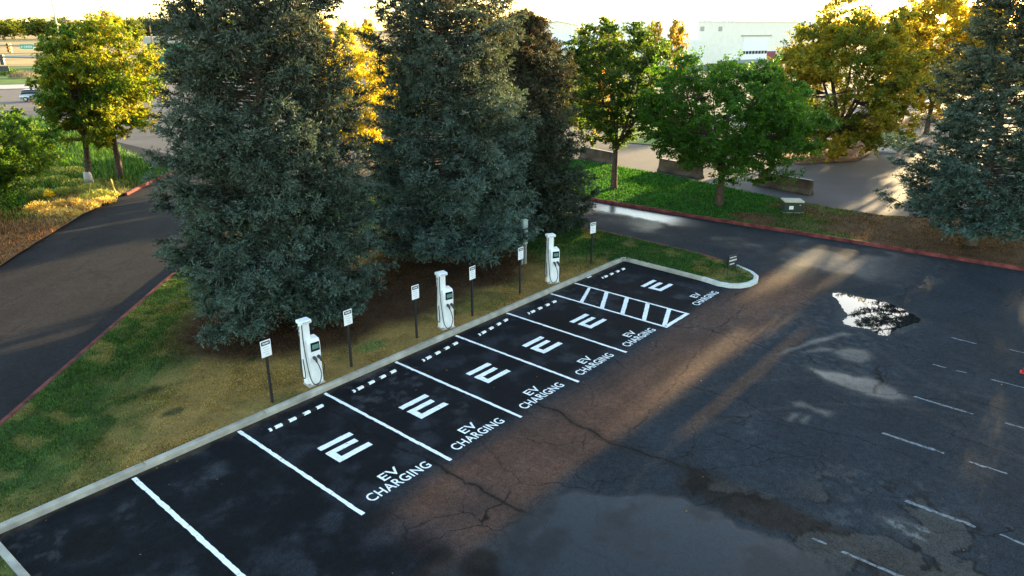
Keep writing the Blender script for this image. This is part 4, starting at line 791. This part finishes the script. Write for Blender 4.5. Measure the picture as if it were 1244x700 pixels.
pole('utility_pole', 693, 86, 28, .12, 'galv', 'thin pale pole at the long warehouse roof', 'pole')
def signal(t, x, z, body, nm='signal_head', flip=False):
    s = 1 if flip else -1
    b = MB(); b.box(x-.22, x+.22, -.16, .16, z-.60, z+.60, .03); sh = b.build(nm, M[body], t)
    for k in (-1, 0, 1):
        MB().tube([(x, s*.16, z+k*.38), (x, s*.20, z+k*.38)], .14, 12).build('lens', M['black' if k < 1 else 'lamp'], sh)
        MB().tube([(x, s*.16, z+k*.38+.03), (x, s*.40, z+k*.38+.05)], .165, 10, False).build('visor', M[body], sh)
ang = YAW-math.pi/2+.06
q = g(66, 138); t = empty('traffic_signal', (q[0], q[1], 0), ang, label='lower traffic signal mast arm carrying a black signal seen from behind', cat='traffic signal')
D = np.linalg.norm((g(66, 138)-CAM)[:2]); z1 = zat(q, 70); ppm = F/((g(66, 138)-CAM)@FW)
MB().tube([(0, 0, 0), (0, 0, z1+.3)], [.16, .12], 10).build('mast', M['grey'], t); MB().tube([(0, 0, z1), (-7, 0, z1+.12), (-12, 0, z1+.1)], [.13, .09, .06], 8).build('mast_arm', M['grey'], t)
signal(t, -(57-11)/ppm, z1-.25, 'black', flip=True); MB().box(-(57-3)/ppm, -(57-17)/ppm, -.1, -.06, z1-1.6, z1-.98).build('hanging_plate', M['green'], t)
q = g(72, 130); t = empty('traffic_signal', (q[0], q[1], 0), ang, label='upper traffic signal mast arm with an orange signal and green street name sign', cat='traffic signal')
z1 = zat(q, 56); ppm = F/((q-CAM)@FW)
MB().tube([(0, 0, 0), (0, 0, z1+.3)], [.16, .12], 10).build('mast', M['grey'], t); MB().tube([(0, 0, z1), (-8, 0, z1+.1), (-13, 0, z1+.1)], [.13, .08, .05], 8).build('mast_arm', M['grey'], t)
signal(t, -(60-18)/ppm, z1-.25, 'signal')
sx0, sx1 = -(60-31)/ppm, -(60-46)/ppm; sp = MB().box(sx0, sx1, -.14, -.10, z1-.36, z1+.22, .01).build('street_sign', M['sigrn'], t)
me, w0 = text_mesh('E CRESS', .34, 1.0, .01)
for v in me.vertices: v.co = Vector((v.co.x*(sx1-sx0)*.85/w0, 0, v.co.y))
me.materials.append(M['text']); o = link(bpy.data.objects.new('lettering', me), sp); o.location = ((sx0+sx1)/2, -.146, z1-.2)
# ------------------------------------------------------------------ car on the far street
q = g(40, 123); t = empty('parked_car', (q[0]+.8, q[1], 0), ang+.15, label='silver car on the far street, half hidden by the left verge tree', cat='car')
def loft(sections, name, m, parent):
    bm = bmesh.new(); rings = []
    for x, prof in sections: rings.append([bm.verts.new((x, y, z)) for y, z in prof])
    n = len(rings[0])
    for i in range(len(rings)-1):
        for k in range(n): bm.faces.new((rings[i][k], rings[i][(k+1) % n], rings[i+1][(k+1) % n], rings[i+1][k]))
    bm.faces.new(rings[0][::-1]); bm.faces.new(rings[-1]); bmesh.ops.recalc_face_normals(bm, faces=bm.faces)
    me = bpy.data.meshes.new(name); bm.to_mesh(me); bm.free(); me.materials.append(m)
    for p in me.polygons: p.use_smooth = True
    return link(bpy.data.objects.new(name, me), parent)
def pr(w_, z0, z1): return [(-w_*.92, z0), (-w_, (z0+z1)/2), (-w_*.93, z1), (w_*.93, z1), (w_, (z0+z1)/2), (w_*.92, z0)]
body = loft([(-2.25, pr(.78, .45, .85)), (-2.1, pr(.86, .3, .98)), (-1.2, pr(.9, .27, 1.05)), (1.0, pr(.9, .27, 1.02)), (2.0, pr(.86, .3, .9)), (2.25, pr(.74, .4, .7))], 'body', M['carp'], t)
cabn = loft([(-2.0, pr(.74, .98, 1.12)), (-1.7, pr(.74, .98, 1.55)), (-.9, pr(.74, .98, 1.66)), (.2, pr(.74, .98, 1.64)), (1.1, pr(.76, .98, 1.06))], 'cabin', M['dkglass'], t)
MB().box(-1.65, .25, -.66, .66, 1.63, 1.69, .02).build('roof', M['carp'], t)
for sx in (-1.4, 1.4):
    for sy in (-1, 1):
        wh = MB().tube([(sx, sy*.70, .33), (sx, sy*.93, .33)], .33, 18).build('wheel', M['tyre'], t, True); MB().tube([(sx, sy*.93, .33), (sx, sy*.945, .33)], .2, 14).build('rim', M['galv'], wh)
for sy in (-1, 1): MB().box(-2.27, -2.2, sy*.6-.13, sy*.6+.13, .72, .9, .01).build('tail_light', M['lamp'], t)
for sy in (-1, 1): MB().box(2.16, 2.24, sy*.55-.16, sy*.55+.16, .62, .74, .01).build('headlight', M['text'], t)
q = g(48, 131); t = empty('fire_hydrant', (q[0], q[1], 0), 0, label='small yellow hydrant at the near edge of the far street by the car', cat='hydrant')
MB().tube([(0, 0, 0), (0, 0, .08), (0, 0, .6), (0, 0, .72), (0, 0, .82)], [.22, .14, .15, .17, .06], 12).build('barrel', M['yellow'], t); MB().tube([(-.24, 0, .5), (.24, 0, .5)], .07, 10).build('outlet', M['yellow'], t)
# ------------------------------------------------------------------ distant trees
def far_tree(px, py, ptop, wpx, proto, label, group):
    q = g(px, py); h = zat(q, ptop); ppm = F/((q-CAM)@FW); o = dup(proto, (q[0], q[1], 0), rs.random()*6.28, (wpx/ppm/7.0, wpx/ppm/7.0, h/9.0), label=label, group=group); return o
proG = decid('distant_tree', (0, 0, 0), 9, 3.5, 4.9, 4.2, 51, (.05, .075, .015), (.11, .11, .02), 'x', fork=1.3, nc=70, lpc=60, leaf=.55, trunk=.15, clump=1.1)
proY = decid('distant_tree', (0, 0, 0), 9, 3.5, 4.9, 4.2, 52, (.15, .13, .02), (.27, .17, .02), 'x', fork=1.3, nc=70, lpc=60, leaf=.55, trunk=.15, clump=1.1)
gl, gg = 'dark green tree in the distant tree line along the horizon', 'distant green tree line'
r = np.random.default_rng(4)
for k in range(30):
    px = -60+k*13+r.uniform(-4, 4); far_tree(px, r.uniform(46.5, 49), 22+r.uniform(-3, 4), 26+8*r.random(), proG, gl, gg)
for px, pt, wp in ((138, 12, 26), (168, 24, 20), (262, 10, 22), (395, 20, 22), (420, 24, 20), (448, 22, 18), (385, 24, 18)): far_tree(px, 62, pt, wp, proY if px in (138, 395, 448) else proG, 'sunlit tree standing out before the distant tree line', 'sunlit trees before the tree line')
for px, py, pt, wp in ((640, 62, 25, 13), (738, 90, 25, 26), (790, 90, 24, 26), (818, 88, 22, 24), (664, 122, 68, 20), (682, 118, 80, 22)): far_tree(px, py, pt, wp, proY, 'yellow autumn tree among the pale warehouses', 'yellow trees among the warehouses')
for k, (px, pt, wp) in enumerate(((832, 25, 10), (842, 26, 8), (858, 23, 18), (874, 26, 12), (888, 25, 14), (898, 25, 10), (745, 22, 8), (962, 24, 14), (975, 23, 14))): far_tree(px, 50, pt, wp, proG if k % 3 else proY, 'small tree on the skyline behind the warehouse roofs', 'skyline trees behind the warehouses')
for px, py, pt, wp in ((1195, 120, 2, 60), (1160, 105, 8, 50), (1100, 100, 4, 44)): far_tree(px, py, pt, wp, proY, 'golden tree glowing at the top right behind the broad spruce', 'golden trees at the top right')
for k in range(16):  # unseen tree row added to block low sun from the right lot
    o = dup(proG, (92+r.uniform(-3, 3), -9.5-k*4.6, 0), r.random()*6.28, (1.15, 1.15, 1.5+.15*r.random()), label='unseen dense green tree added for shade past the right edge of the lot', group='added shade tree row past the right edge of the lot')
for o in (proG, proY):
    for ch_ in list(o.children): bpy.data.objects.remove(ch_)
    bpy.data.objects.remove(o)
